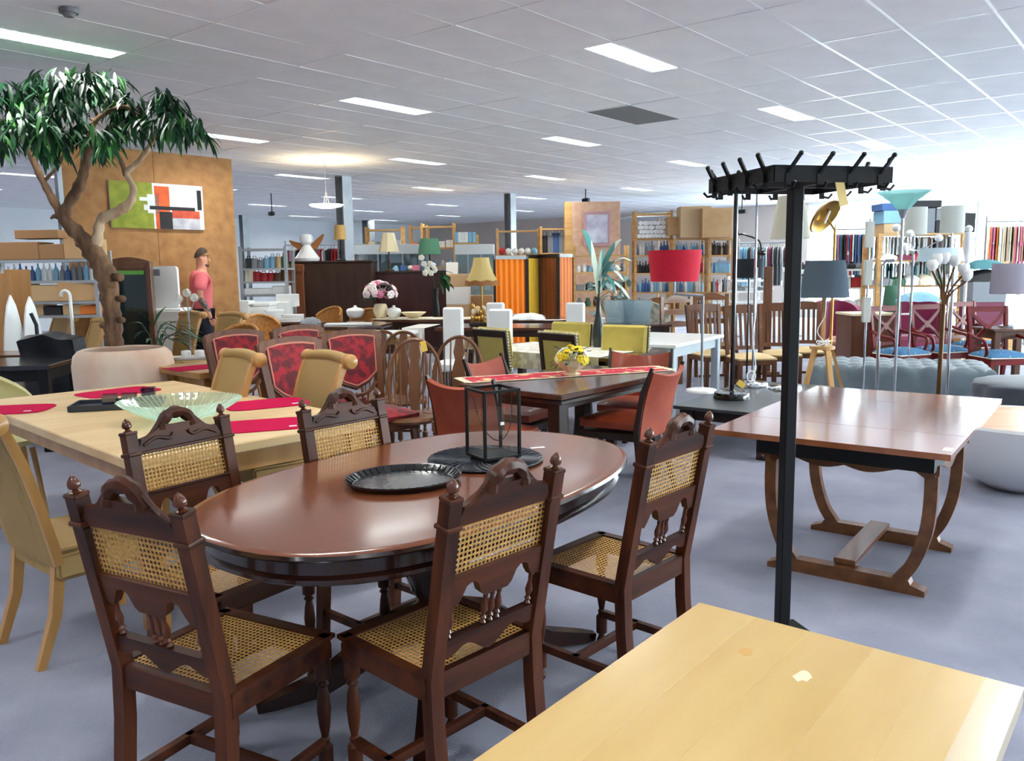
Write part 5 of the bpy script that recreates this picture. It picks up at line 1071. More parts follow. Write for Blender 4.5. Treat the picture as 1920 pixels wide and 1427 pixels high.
for k, (x0, yb, nb) in enumerate(((505, 605, 5), (545, 600, 3))):
    p = D(x0, yb, 12.5)
    for j in range(nb): mb = MB(); mb.box((0, 0, .02), (.34-.02*j, .26, .035), .003); tag(mb.build('white_book', m_wht, None, (p.x+.02*j, 12.5+.02*k, .752+.037*j), (0, 0, .1*j)), ('white flat pack in the taller pile by the octagonal table', 'white flat pack in the lower pile by the octagonal table')[k], 'pack', ('taller pile of white packs', 'lower pile of white packs')[k])
table('side_table', 'small dark table carrying the piles of white packs', (D(486, 600, 12.4).x, 12.3), 4, .75, .45, .75, m_darkt, m_darkleg)
# ---- white upholstered chairs
def white_chair(label, x0, x1, y, rz_=PI):
    loc, rz = fit((x0, y), (x1, y), 1.07, (.22, -.22), (-.22, -.22)); a, b = G(x0, y, 1.07), G(x1, y, 1.07); s_ = (b-a).length/.46
    t = thing('white_chair', label, 'chair', loc, rz, 'tall white upholstered chairs'); k = min(1, max(.55, s_))
    mb = MB(); mb.box((0, -.2, .73), (.44*k, .07, .68), .02); mb.build('backrest', m_wht, t); mb = MB(); mb.box((0, 0, .42), (.44*k, .44, .1), .02); mb.build('seat', m_wht, t)
    for i in (-1, 1):
        for j in (-1, 1): mb = MB(); mb.box((i*.18*k, j*.18, .19), (.04, .04, .38)); mb.build('leg', m_darkleg, t)
for a_ in (('tall white chair nearest the white runner', 833, 868, 576), ('tall white chair right of the gilt ornament', 917, 962, 579), ('tall white chair partly behind another white chair', 914, 946, 567), ('tall white chair in front of the curtain screen end', 1062, 1098, 567)): white_chair(*a_)
t = rtable('dark table with a gilt ornament between the white chairs', 815, 1040, 615, .75, .9, m_darkt, m_darkleg)
mb = MB(); mb.surf(lambda u, v: ((v-.5)*.3, (-.46 if u < .5 else lerp(-.46, .3, (u-.5)*2))-.01*(u < .5)*math.sin(v*20), (.76 if u >= .5 else lerp(.4, .76, u*2))), 20, 8, .003); tag(mb.build('white_runner', M('grey_white_linen', (214, 210, 202), .9), None, Vector((D(795, 610, t.location.y).x, t.location.y-.05, .005)), (0, 0, t.rotation_euler.z)), 'white linen runner hanging over the table edge behind the windsor chairs', 'table runner')
p = D(903, 605, t.location.y-.1); o = thing('gilt_ornament', 'gold leafy ornament on a dark wooden stand', 'ornament', (p.x, p.y, .752)); mb = MB(); mb.box((0, 0, .03), (.32, .2, .05), .01); mb.build('stand', m_darkleg, o)
q = random.Random(5)
for k in range(26): mb = MB(); mb.ball((q.uniform(-.12, .12), q.uniform(-.07, .07), .07+.2*q.random()), .03, (1, 1, 1.4), 7, 5); mb.build('gilt_leaf', (m_gold, m_cream)[k % 3 == 0], o)
# ---- floral vase, boxes, yellow floor lamp, curtain screen
c = D(820, 575, 13.1); t = thing('orchid_vase', 'slim dark vase of white orchids in front of the reddish cabinet', 'flower vase', (c.x-.02, 13.1, .762)); mb = MB(); mb.lathe([(.05, 0), (.06, .02), (.055, .15), (.035, .3), (.05, .45), (.045, .45)], 14); mb.build('vase', m_black, t)
fm = blob(.05, 5, 3).mesh('flower', m_whp); lfm = leaf_mesh(.2, .09, m_leaf, .2, .4)
for k, (x, y) in enumerate(((790, 483), (795, 495), (801, 505), (808, 512), (797, 512), (815, 506), (806, 495), (812, 498))): g = D(x, y, 13.1)-Vector(t.location); ob('flower', fm, t, g, (-1.2, .3*k, 0))
for k in range(12): g = D(822+q.uniform(0, 16), 508+q.uniform(0, 22), 13.2)-Vector(t.location); ob('leaf', lfm, t, g, (q.uniform(-1, .2), 0, q.uniform(-2.5, -.5)))
mb = MB(); mb.tube([(0, 0, .4), (-.05, 0, .75), D(795, 488, 13.1)-Vector(t.location)], .006, 5); mb.build('stem', m_leafd, t)
zz = 0
for k, (c_, h_) in enumerate((('tan', .3), ('cream', .3), ('tan', .3), ('white', .3), ('tan', .22))): one('box', 860, 560, 14.6, zz, c_, .4, h_, .5, 'carton in the stack left of the yellow floor lamp, %s from the floor' % ('first', 'second', 'third', 'fourth', 'fifth')[k]); zz += h_+.001
one('box', 848, 520, 14.75, zz, 'white', .2, .2, .2, 'small white box on top of the carton stack')
for k in range(4): one('box', 898, 560, 15.0, k*.26, 'tan', .5, .255, .4, 'tan carton in the low stack behind the yellow floor lamp, %s from the floor' % ('first', 'second', 'third', 'fourth')[k])
m_yshade = fabric('yellow_silk_shade', (220, 200, 140)); m_fringe = M('brown_fringe', (140, 92, 54), .9)
p = D(903, 520, 13.6); zt = D(903, 483, 13.6).z; t = thing('fringed_lamp', 'floor lamp with scalloped yellow shade and brown fringe', 'floor lamp', (p.x, 13.6, 0)); n = 32; rings = []
for r_, z in ((.12, zt), (.14, zt-.12), (.19, zt-.26), (.26, zt-.38)): rings.append([(r_*(1+.03*math.cos(8*2*PI*k/n))*math.cos(2*PI*k/n), r_*(1+.03*math.cos(8*2*PI*k/n))*math.sin(2*PI*k/n), z-.012*math.cos(8*2*PI*k/n)*(z < zt-.3)) for k in range(n)])
mb = MB(); mb.loft(rings, True, False); mb.build('shade', m_yshade, t); mb = MB(); mb.loft([[(x*f, y*f, z+dz) for x, y, z in rings[-1]] for f, dz in ((1.01, .01), (1.03, -.07))], True, False); mb.build('fringe', m_fringe, t)
mb = MB(); mb.tube([(0, 0, .03), (0, 0, zt-.1)], .014, 8); mb.lathe([(.16, 0), (.16, .02), (.03, .04)], 18); mb.build('stand', m_gold, t)
def screen(label, pan, Y0):
    a = D(pan[0][0], pan[0][1], Y0); t = thing('curtain_screen', label, 'folding screen', (a.x, Y0, 0))
    for k, (x0, y0, x1, y1, Ya, Yb, mt) in enumerate(pan):
        A_, B_ = D(x0, y0, Ya), D(x1, y1, Yb); h = (A_.z+B_.z)/2; A_.z = B_.z = 0; A_ -= t.location; B_ -= t.location; dr = (B_-A_).normalized(); L = (B_-A_).length; nrm = Vector((-dr.y, dr.x, 0))
        mb = MB()
        for p in (A_+dr*.02, B_-dr*.02): mb.box((p.x, p.y, h/2), (.04, .04, h))
        for z in (h-.03, .1): mb.bar(Vector((A_.x, A_.y, z)), Vector((B_.x, B_.y, z)), .04, .06)
        mb.build('panel_frame', m_darkleg, t)
        mb = MB(); nn = max(16, int(L*90)); mb.surf(lambda u, v: A_+dr*(.04+(L-.08)*u)+nrm*(.015*math.sin(u*nn*.55))+Vector((0, 0, lerp(.13, h-.06, v))), nn, 2); mb.build('curtain', mt, t, ang=80)
m_or = M('orange_curtain', (238, 126, 22), .85); m_ye = M('mustard_curtain', (206, 164, 40), .85); m_ru = M('rust_curtain', (150, 84, 40), .85); m_pe = M('peach_curtain', (224, 138, 86), .85)
screen('folding screen with orange, mustard and rust pleated curtains', ((925, 481, 988, 478, 13.9, 14.3, m_or), (988, 478, 1010, 478, 14.3, 14.9, m_ye), (1010, 477, 1046, 476, 14.9, 14.5, m_ru), (1046, 476, 1074, 476, 14.5, 14.9, m_pe)), 14.2)
one('textile', 985, 575, 12.9, .752, 'grey', .6, .06, .3, 'folded dark grey cloth in front of the mustard curtain'); one('textile', 990, 590, 12.4, .752, 'white', .5, .09, .3, 'pale cushion on the table in front of the curtain screen')
table('side_table', 'dark table in front of the curtain screen', (D(945, 600, 12.2).x, 12.15), 5, 1.0, .95, .75, m_darkt, m_darkleg)
# ---- chipboard pillar with framed picture, shelves of goods
X0, X1, zt = face(1072, 1163, 378, 17.0); t = thing('chipboard_pillar', 'pinkish chipboard pillar with a framed picture', 'pillar', ((X0+X1)/2, 17.2, 0)); m_osb2 = M('pale_chipboard', (208, 172, 146), .8, col2=(190, 150, 124), sc=(9, 9, 9), det=8, lo=.3, hi=.7)
mb = MB(); mb.box((0, 0, zt/2), (X1-X0, .4, zt), .005); mb.build('body', m_osb2, t); mb = MB(); mb.box((-(X1-X0)/2-.07, -.05, zt/2), (.14, .3, zt), .005); mb.build('timber_edge', m_shelfw, t)
a0, a1, za = face(1094, 1145, 396, 16.95); _, _, zb = face(1094, 1145, 462, 16.95); t = thing('framed_picture', 'pale landscape picture in a pink frame on the chipboard pillar', 'picture', ((a0+a1)/2, 16.97, (za+zb)/2))
mb = MB(); mb.box((0, 0, 0), (a1-a0, .03, za-zb), .004); mb.build('frame', M('pink_frame', (176, 140, 146), .5), t); mb = MB(); mb.box((0, -.018, 0), (a1-a0-.12, .006, za-zb-.14)); mb.build('print', M('misty_print', (206, 210, 222), .6, col2=(150, 142, 168), sc=(3, 3, 3), det=6), t)
for k, (x0, x1, yt, Y, lv, lab) in enumerate(((930, 1012, 428, 18.0, (432, 478, 520, 560), 'pine shelf left of the chipboard pillar'), (1012, 1075, 424, 17.6, (428, 474, 520, 560), 'pine shelf with suitcases beside the chipboard pillar'), (1075, 1180, 460, 15.8, (478, 510, 545, 575), 'pine shelf of pans below the framed picture'))):
    t, a, b, y, zs = shelf('pine_shelf', lab, x0, x1, yt, Y, .4, lv, m_shelfw, .05)
    row(('ball', 'bag', 'jar')[k], a, b, y, zs[1]+.002, (6, 5, 9)[k], (('white', 'sky', 'red', 'white'), ('black', 'black', 'grey', 'blue'), ('white', 'sky', 'white', 'grey'))[k], (.14, .2, .11)[k], (.15, .36, .13)[k], (.14, .12, .1)[k], ('round ornament on the '+lab, 'dark suitcase or bag on the '+lab, 'white jar on the top board of the '+lab)[k], 'goods on '+lab, 50+k)
    row(('box', 'box', 'box')[k], a, b, y, zs[2]+.002, 5, ('black', 'grey', 'brown', 'tan', 'white'), .16, .14, .2, 'box in the middle of the '+lab, 'boxes on '+lab, 53+k)
    row('jar', a, b, y, zs[3]+.002, 6, ('green', 'grey', 'brown', 'tan'), .12, .16, .12, 'jar low on the '+lab, 'jars on '+lab, 56+k)
for k, (x0, x1, yt, Y, lab) in enumerate(((1190, 1262, 395, 17.5, 'pine shelf left of the red lamp'), (1263, 1328, 446, 17.3, 'pine shelf behind the red lamp'), (1330, 1378, 445, 17.0, 'pine shelf right of the red lamp'))):
    lv = ((400, 447, 478, 512, 548, 585), (447, 478, 512, 548, 585), (447, 478, 512, 548, 585))[k]
    t, a, b, y, zs = shelf('pine_shelf', lab, x0, x1, yt, Y, .4, lv, m_shelfw, .05)
    if k == 0:
        for r in range(4): row('roll', a+(.04*(r % 2)), b-.04*(1-r % 2), y-.1, zs[1]+.002+r*.088, 9, ('white',), .09, .09, .3, 'white paper roll stacked on top of the '+lab, 'white rolls on '+lab, 60+r, 'paper_roll', 0)
    for j in range(2 if k == 0 else 1, len(zs)): row('bottle', a, b, y, zs[j]+.002, 11, (('white', 'sky', 'blue', 'sky'), ('grey', 'white', 'black', 'red'), ('grey', 'blue', 'white', 'sky'), ('brown', 'black', 'tan'))[(j-k) % 4], .075, .25, .075, '%s bottle, board %d, %s' % (('pale blue', 'grey or red', 'blue or grey', 'brown')[(j-k) % 4], j+1, lab), 'bottles on '+lab, 70+j+10*k)
for k, (x, yb, w_, h_, Y, c_) in enumerate(((1268, 441, .42, .36, 17.4, 'cardboard'), (1300, 446, .62, .62, 17.2, 'tan'), (1340, 446, .6, .58, 17.0, 'cardboard'))):
    o = one('box', x, yb, Y, None, c_, w_, h_, .4, ('cardboard box with a label above the bottle shelves', 'large tan box above the bottle shelves, the middle one', 'large cardboard box above the bottle shelves, the right one')[k])
    if k == 0: mb = MB(); mb.box((.06, -.203, .2), (.12, .004, .16)); mb.build('box_label', m_paper, o)
p = D(1235, 405, 20.5); t = thing('parasol_frame', 'grey folded parasol canopy above the white rolls', 'parasol', (p.x, 20.5, 0)); mb = MB(); mb.lathe([(1.0, p.z-.06), (.5, p.z+.05), (.05, p.z+.1), (.04, p.z+.06), (.5, p.z+.02)], 8); mb.build('canopy', PAL['grey'], t, ang=15); mb = MB(); mb.tube([(0, 0, 0), (0, 0, p.z+.08)], .025, 8); mb.build('pole', m_golden, t)
for px_, py_ in ((510, 401), (1098, 376), (1391, 397)):
    p = D(px_, py_, 19); mb = MB(); mb.tube([(0, 0, CEIL-p.z), (0, 0, .03), (.0, 0, .02)], .012, 6); mb.box((0, -.05, 0), (.1, .2, .09), .02, RZ(.6)); tag(mb.build('security_camera', m_black, None, p), 'small dark security camera hanging from the ceiling near %s' % {510: 'the back wall', 1098: 'the chipboard pillar', 1391: 'the cardboard boxes'}[px_], 'camera')
# ================================================================ right side: lamps, red chairs, ottomans, bowls
m_chrome = M('chrome', (200, 204, 208), .12, metal=1.); m_blacks = M('black_gloss', (14, 14, 16), .15, coat=.5)
# low dark table carrying the lamps
m_lowt = M('dark_slate_top', (62, 66, 70), .35, coat=.2)
t = table('low_table', 'low dark carved table carrying floor lamps', (1.98, 6.2), 55, 1.75, .82, .38, m_lowt, m_darkleg, .03, .1, .09, .04)
for i in (-1, 1):
    for j in (-1, 1): mb = MB(); mb.lathe([(.03, 0), (.06, .015), (.065, .04), (.05, .07), (.03, .09), (.045, .1)], 16, (i*.79, j*.33, 0)); mb.build('bun_foot', m_darkleg, t)
def lamp(name, label, loc, parts, cat='floor lamp'):
    t = thing(name, label, cat, loc)
    for nm, mt, fn in parts: mb = MB(); fn(mb); mb.build(nm, mt, t)
    return t
def shade_fn(c, r0, r1, h, seg=28): return lambda mb: mb.lathe([(r0, 0), (r1, h), (r1-.005, h), (r0-.005, 0)], seg, c, cap=False)
def pole_fn(h, r=.012, x=0, y=0): return lambda mb: mb.tube([(x, y, .015), (x, y, h)], r, 10)
def base_fn(r, h=.03): return lambda mb: mb.lathe([(r, 0), (r, h*.5), (r*.94, h), (.03, h+.008), (.02, h+.02)], 28)
def bulbs(pts, r=.03): return lambda mb: [mb.ball(p, r, seg=12, rg=8) for p in pts]
m_redsh = M('red_fabric_shade', (216, 34, 62), .8, col2=(206, 28, 54), sc=(60, 60, 60)); m_greysh = fabric('slate_fabric_shade', (104, 118, 130), .2); m_whsh = fabric('white_fabric_shade', (230, 232, 226)); m_lav = fabric('lavender_fabric_shade', (190, 184, 196))
LT = .381
t = lamp('red_lamp', 'floor lamp with a large red drum shade beside the white table', (1.7, 7.37, LT), (('base', m_wht, base_fn(.14, .025)), ('pole', m_steel, pole_fn(.86, .012)), ('arm', m_steel, lambda mb: mb.tube([(0, 0, .86), (-.255, 0, .88)], .012, 8)), ('shade', m_redsh, shade_fn((-.255, 0, .99), .205, .235, .27)), ('shade_holder', m_chrome, lambda mb: (mb.tube([(-.255, 0, .88), (-.255, 0, 1.0)], .008, 6), mb.tube([(-.45, 0, 1.0), (-.06, 0, 1.0)], .004, 5)))))
lamp('uplighter_lamp', 'black floor lamp with round black base on the low table', (1.87, 6.98, LT), (('base', m_blacks, base_fn(.155, .055)), ('pole', m_blacks, pole_fn(1.77, .019)), ('dish', m_blacks, lambda mb: mb.lathe([(.02, 1.77), (.1, 1.79), (.13, 1.83), (.12, 1.83), (.02, 1.79)], 24)), ('price_card', m_tagy, lambda mb: mb.box((.06, -.06, .13), (.07, .003, .05), 0, RY(.6)))))
lamp('uplighter_lamp', 'slim chrome floor lamp with chrome base on the low table', (2.25, 7.69, LT), (('base', m_chrome, base_fn(.15, .04)), ('pole', m_chrome, pole_fn(1.8, .011)), ('cable', m_wht, lambda mb: mb.tube(smooth_path([(.015, -.012, 1.1), (.012, -.015, .7), (-.012, -.015, .45), (.02, -.02, .2), (-.02, -.05, .06)], 5), .006, 6)), ('cable_bundle', m_wht, lambda mb: [mb.tube([(-.03+.04*math.cos(a*.6+k), -.06, .1+.05*math.sin(a*.6+k)) for a in range(11)], .006, 5) for k in range(3)]), ('dish', m_wht, lambda mb: mb.lathe([(.02, 1.8), (.1, 1.84), (.095, 1.84), (.02, 1.81)], 24))))
m_bgsh = fabric('tall_beige_shade', (220, 218, 204))
lamp('tall_shade_lamp', 'floor lamp with a tall cream tapered shade behind the coat stand', (2.48, 7.45, LT), (('base', m_chrome, base_fn(.15, .03)), ('pole', m_chrome, pole_fn(1.4, .011)), ('shade', m_bgsh, shade_fn((0, 0, 1.35), .17, .11, .37))))
lamp('drum_lamp', 'floor lamp with a small black drum shade behind the chrome pole', (D(1405, 500, 8.9).x, 8.9, 0), (('base', m_blacks, base_fn(.13)), ('pole', m_blacks, pole_fn(1.42, .01)), ('shade', M('black_fabric_shade', (24, 30, 38), .8), shade_fn((0, 0, D(1405, 521, 8.9).z), .14, .145, .2))))
p = D(1380, 480, 9.3); zt = D(1385, 440, 9.3).z
lamp('arc_lamp', 'thin black arc reading lamp with a cluster of small spots', (p.x, 9.3, 0), (('base', m_blacks, base_fn(.13)), ('pole', m_blacks, lambda mb: mb.tube(smooth_path([(0, 0, .02), (0, 0, zt-.1), (.03, 0, zt), (.12, 0, zt-.01), (.25, 0, zt-.07), (.28, 0, zt-.17)], 5), .01, 6)), ('spot_cluster', m_blacks, bulbs([(.26, 0, zt-.2), (.3, 0, zt-.2), (.28, -.03, zt-.2)], .035))))
p = D(1563, 500, 8.35); zd = D(1546, 408, 8.35)
lamp('brass_lamp', 'brass floor lamp with a tilted dish reflector', (p.x, 8.35, 0), (('base', m_gold, base_fn(.14)), ('pole', m_gold, pole_fn(zd.z-.12, .014)), ('elbow', m_gold, lambda mb: mb.tube([(0, 0, zd.z-.13), (zd.x-p.x+.03, .02, zd.z)], .012, 6)), ('dish', m_gold, lambda mb: mb.lathe([(.185, 0), (.19, .012), (.14, .05), (.07, .08), (.02, .09), (.02, .08), (.07, .06), (.08, .035), (.1, .034), (.13, .03), (.175, .003)], 32, (zd.x-p.x, -.03, zd.z), Vector((-.5, .62, .58)).to_track_quat('Z', 'Y').to_matrix(), cap=False)), ('tube_lamp', m_wht, lambda mb: mb.tube([(zd.x-p.x-.03, -.08, zd.z-.06), (zd.x-p.x+.02, -.08, zd.z+.06)], .012, 8))))
# wooden tripod lamp
p = D(1542, 650, 8.2); t = thing('tripod_lamp', 'wooden tripod floor lamp with a slate grey shade', 'floor lamp', (p.x, 8.2, 0)); m_oakl = wood('light_oak', (206, 160, 100), (184, 136, 76), .4, sc=(14, 14, 2))
for k, a in enumerate((200, 280, 340)): r = math.radians(a); mb = MB(); mb.bar((.09*math.cos(r), .09*math.sin(r), .68), (.27*math.cos(r), .27*math.sin(r), 0), .05, .03, (math.cos(r), math.sin(r), 0)); mb.build('leg', m_oakl, t)
mb = MB(); mb.lathe([(.001, .67), (.12, .67), (.12, .7), (.001, .7)], 24); mb.build('disc', m_oakl, t); mb = MB(); mb.box((0, 0, .95), (.035, .035, .5), .002); mb.build('post', m_oakl, t); mb = MB(); shade_fn((0, 0, 1.18), .235, .185, .36)(mb); mb.build('shade', m_greysh, t)
mb = MB(); [mb.tube([(.07*math.cos(a*.45+k*.3), -.03+.05*math.sin(a*.45+k), .71+.045*abs(math.sin(a*.35+k))) for a in range(15)], .005, 5) for k in range(4)]; mb.tube(smooth_path([(0, -.05, .74), (-.07, -.04, .85), (.0, -.03, 1.0), (.01, -.02, 1.17)], 5), .005, 5); mb.build('coiled_cable', m_wht, t)
# torchiere
p = D(1688, 500, 7.6); zt = D(1688, 359, 7.6).z; m_teal = thin_glass('teal_glass', (216, 240, 238), .08, .7, (190, 228, 224))
lamp('torchiere', 'tall torchiere with an open teal glass bowl', (p.x, 7.6, 0), (('base', m_chrome, base_fn(.15)), ('pole', m_chrome, pole_fn(zt-.2, .013)), ('bowl', m_teal, lambda mb: mb.lathe([(.05, zt-.16), (.12, zt-.08), (.23, zt), (.225, zt), (.11, zt-.075), (.04, zt-.15)], 32)), ('socket', m_steel, lambda mb: mb.lathe([(.015, zt-.24), (.04, zt-.17), (.05, zt-.16), (.001, zt-.16)], 16))))
for x, y0, y1, Y, lab in ((1711, 440, 389, 10.2, 'chrome floor lamp with white drum shade right of the torchiere'), (1781, 437, 386, 10.4, 'chrome floor lamp with white drum shade in front of the dark suitcases')):
    p = D(x, 500, Y); za, zb = D(x, y0, Y).z, D(x, y1, Y).z; lamp('white_drum_lamp', lab, (p.x, Y, 0), (('base', m_chrome, base_fn(.14)), ('pole', m_chrome, pole_fn(za+.1, .012)), ('shade', m_whsh, shade_fn((0, 0, za), .14, .135, zb-za))))
p = D(1712, 500, 9.5); t = thing('globe_floor_lamp', 'chrome floor lamp with branching arms and white glass globes', 'floor lamp', (p.x, 9.5, 0)); mb = MB(); base_fn(.14)(mb); mb.build('base', m_chrome, t); mb = MB(); pole_fn(D(1712, 455, 9.5).z, .01)(mb); mb.build('pole', m_chrome, t)
for x, y in ((1681, 427), (1706, 438), (1695, 462), (1760, 446), (1735, 470)):
    g = D(x, y, 9.4+.02*(x % 7))-Vector(t.location); mb = MB(); mb.ball(g, .045, seg=14, rg=9); o = mb.build('globe', m_wht, t); mb = MB(); z = D(1712, 470, 9.5).z; mb.tube([(0, 0, z), (g.x*.6, g.y*.6, lerp(z, g.z, .3)), (g.x, g.y, g.z-.03)], .006, 6); mb.build('arm', m_chrome, o)
p = D(1792, 500, 7.9); za, zb = D(1765, 490, 7.9).z, D(1765, 469, 7.9).z; m_ice = M('ice_blue_shade', (206, 226, 236), .7)
lamp('wide_shade_lamp', 'chrome floor lamp with a wide pale blue shade', (p.x-.02, 7.9, 0), (('base', m_chrome, base_fn(.15)), ('pole', m_chrome, pole_fn(za+.06, .014)), ('shade', m_ice, shade_fn((-.13, 0, za), .205, .18, zb-za+.02))))
p = D(1628, 500, 7.6); t = thing('stacked_lamp', 'slim floor lamp with three white rectangular shades down its pole', 'floor lamp', (p.x, 7.6, 0)); mb = MB(); base_fn(.13)(mb); mb.build('base', m_chrome, t); mb = MB(); pole_fn(D(1628, 410, 7.6).z, .01)(mb); mb.build('pole', m_chrome, t)
for y0, y1 in ((415, 465), (487, 535), (557, 604)): za, zb = D(1628, y1, 7.6).z, D(1628, y0, 7.6).z; mb = MB(); mb.box((-.01, -.02, (za+zb)/2), (.07, .05, zb-za), .006); mb.build('shade', m_whsh, t)
p = D(1654, 500, 7.95); lamp('reading_lamp', 'slim adjustable chrome reading lamp without visible shade', (p.x, 7.95, 0), (('base', m_chrome, base_fn(.12)), ('lower_tube', m_chrome, pole_fn(D(1654, 640, 7.95).z, .017)), ('upper_tube', m_chrome, pole_fn(D(1654, 495, 7.95).z, .009)), ('head', m_chrome, lambda mb: mb.tube([(0, 0, D(1654, 495, 7.95).z), (.03, -.02, D(1654, 489, 7.95).z), (.09, -.05, D(1654, 489, 7.95).z)], .016, 8))))
p = D(1773, 500, 7.5); t = thing('branch_lamp', 'bronze floor lamp with branching arms and white tulip shades', 'floor lamp', (p.x, 7.5, 0)); m_bronze = M('bronze', (110, 78, 50), .35, metal=.8); mb = MB(); base_fn(.14)(mb); mb.build('base', m_bronze, t); z0 = D(1773, 570, 7.5).z; mb = MB(); pole_fn(z0, .02)(mb); mb.build('pole', m_bronze, t)
for x, y in ((1748, 508), (1757, 497), (1790, 500), (1806, 515), (1770, 495), (1812, 527)):
    g = D(x, y, 7.45)-Vector(t.location); mb = MB(); mb.tube(smooth_path([(0, 0, z0-.05), (g.x*.3, g.y*.4, lerp(z0, g.z, .45)), (g.x, g.y, g.z)], 5), .01, 6); o = mb.build('arm', m_bronze, t); mb = MB(); mb.lathe([(.02, 0), (.045, .03), (.05, .07), (.04, .1), (.034, .1), (.04, .06), (.01, .01)], 14, g); mb.build('tulip_shade', m_wht, o)
p = D(1897, 500, 9.6); za, zb = D(1897, 551, 9.6).z, D(1897, 494, 9.6).z; t = lamp('crystal_lamp', 'table lamp with lavender drum shade and crystal base at the right edge', (p.x, 9.6, .75), (('base', m_chrome, lambda mb: mb.lathe([(.1, 0), (.1, .02), (.04, .04)], 20)), ('crystal_stem', m_glass, lambda mb: mb.lathe([(.05, .04), (.06, .12), (.04, .2), (.05, .28), (.02, .33)], 10)), ('shade', m_lav, shade_fn((0, 0, za-.75), .21, .2, zb-za))), 'lamp')
table('side_table', 'small brown table under the crystal lamp', (p.x-.3, 9.35), 0, .6, .5, .749, m_brown, m_brownv)
p = D(1813, 490, 11.2); za, zb = D(1813, 492, 11.2).z, D(1813, 425, 11.2).z; lamp('column_lamp', 'white twisted column lamp with a ball top', (p.x, 11.2, 0), (('stand', m_wht, pole_fn(za, .02)), ('base', m_wht, base_fn(.14)), ('column', m_wht, lambda mb: mb.lathe([(.05, za), (.05, zb-.08), (.03, zb-.07)], 12)), ('ball', m_wht, bulbs([(0, 0, zb-.03)], .05))))
# ---- tufted ottoman and pouf
m_tuft = M('grey_blue_velvet', (112, 126, 134), .7, sheen=.5, col2=(98, 112, 120), sc=(6, 6, 6)); m_tuftd = M('charcoal_velvet', (58, 64, 74), .75, sheen=.4)
def tufts(x, y, s_=.14, d=.06):
    a = (x+y)/s_; b = (x-y)/s_; return d*(abs(math.sin(a*PI/2))*abs(math.sin(b*PI/2)))**.4
t = thing('tufted_bench', 'long grey-blue deep-buttoned velvet bench', 'ottoman', (4.12, 8.78, 0), math.radians(-22)); L, Wd, H = 1.72, .85, .45
def sup(u, v):
    x, y = (u*2-1), (v*2-1); ex = lambda a: math.copysign(1-(1-abs(a))**2, a); X, Y = ex(x)*L/2, ex(y)*Wd/2; edge = max(abs(x), abs(y)); z = H*.93+tufts(X, Y)
    if edge > .62: k = (edge-.62)/.38; z = lerp(z, .14, k**2.2); f = 1+.035*math.sin(PI*k)+.02*abs(math.sin((X+Y)*14)); X *= f; Y *= f
    return (X, Y, z)
mb = MB(); mb.surf(sup, 80, 56); mb.build('cushion', m_tuft, t, ang=180); mb = MB(); mb.box((0, 0, .12), (L-.06, Wd-.06, .12), .02); mb.build('base', m_tuft, t)
for i in (-1, 1):
    for j in (-1, 1): mb = MB(); mb.lathe([(.02, 0), (.03, .07)], 10, (i*(L/2-.1), j*(Wd/2-.1), 0)); mb.build('leg', m_darkleg, t)
btn = MB(); btn.ball((0, 0, 0), .014, (1, 1, .6), 8, 5); bme = btn.mesh('button', m_tuft)
for i in range(-5, 6):
    for j in range(-2, 3):
        if (i+j) % 2 == 0: ob('button', bme, t, (i*.14, j*.14, H*.93+.006))
t = thing('tufted_pouf', 'round charcoal deep-buttoned velvet pouf behind the white bowl table', 'ottoman', (4.52, 7.0, 0)); mb = MB(); n = 64; rings = []
for k in range(25):
    a = k/24; ang = a*PI; r_ = .5*math.sin(min(PI/2, ang*.85+.25))**.8 if a < .6 else .5*(1-((a-.6)/.4)**2)**.5+.001; z = .04+.42*min(1, a/.6)+(0 if a < .6 else .04*math.sin((a-.6)/.4*PI/2))
    rings.append([(r_*(1+.07*(abs(math.sin(2*PI*j/n*5+a*6))*abs(math.sin(2*PI*j/n*5-a*6)))**.4)*math.cos(2*PI*j/n), r_*(1+.07*(abs(math.sin(2*PI*j/n*5+a*6))*abs(math.sin(2*PI*j/n*5-a*6)))**.4)*math.sin(2*PI*j/n), z) for j in range(n)])
mb.loft(rings); mb.build('cushion', m_tuftd, t, ang=180); mb = MB(); mb.lathe([(.4, 0), (.42, .05)], 24); mb.build('base', m_black, t)
# ---- bowl tables
def bowl_table(label, c, R, H):
    t = thing('bowl_table', label, 'coffee table', c); mb = MB(); pr = [(R*.28, 0), (R*.4, .01), (R*.62, H*.16), (R*.82, H*.42), (R*.94, H*.7), (R, H*.96), (R*.985, H), (R*.95, H*.98)]; mb.lathe(pr, 56); mb.build('shell', M('white_fibreglass', (226, 228, 230), .4, coat=.2), t); mb = MB(); mb.lathe([(.001, H*.9), (R*.955, H*.9), (R*.955, H*.985), (.001, H*.985)], 56); mb.build('wooden_top', wood('mango_top', (206, 160, 116), (186, 136, 92), .35, sc=(2, 12, 12)), t); return t
bowl_table('white bowl-shaped coffee table with wooden top at the right edge', (3.42, 5.42, 0), .55, .47); bowl_table('second white bowl table partly cut off behind the first', (4.45, 6.25, 0), .42, .42)
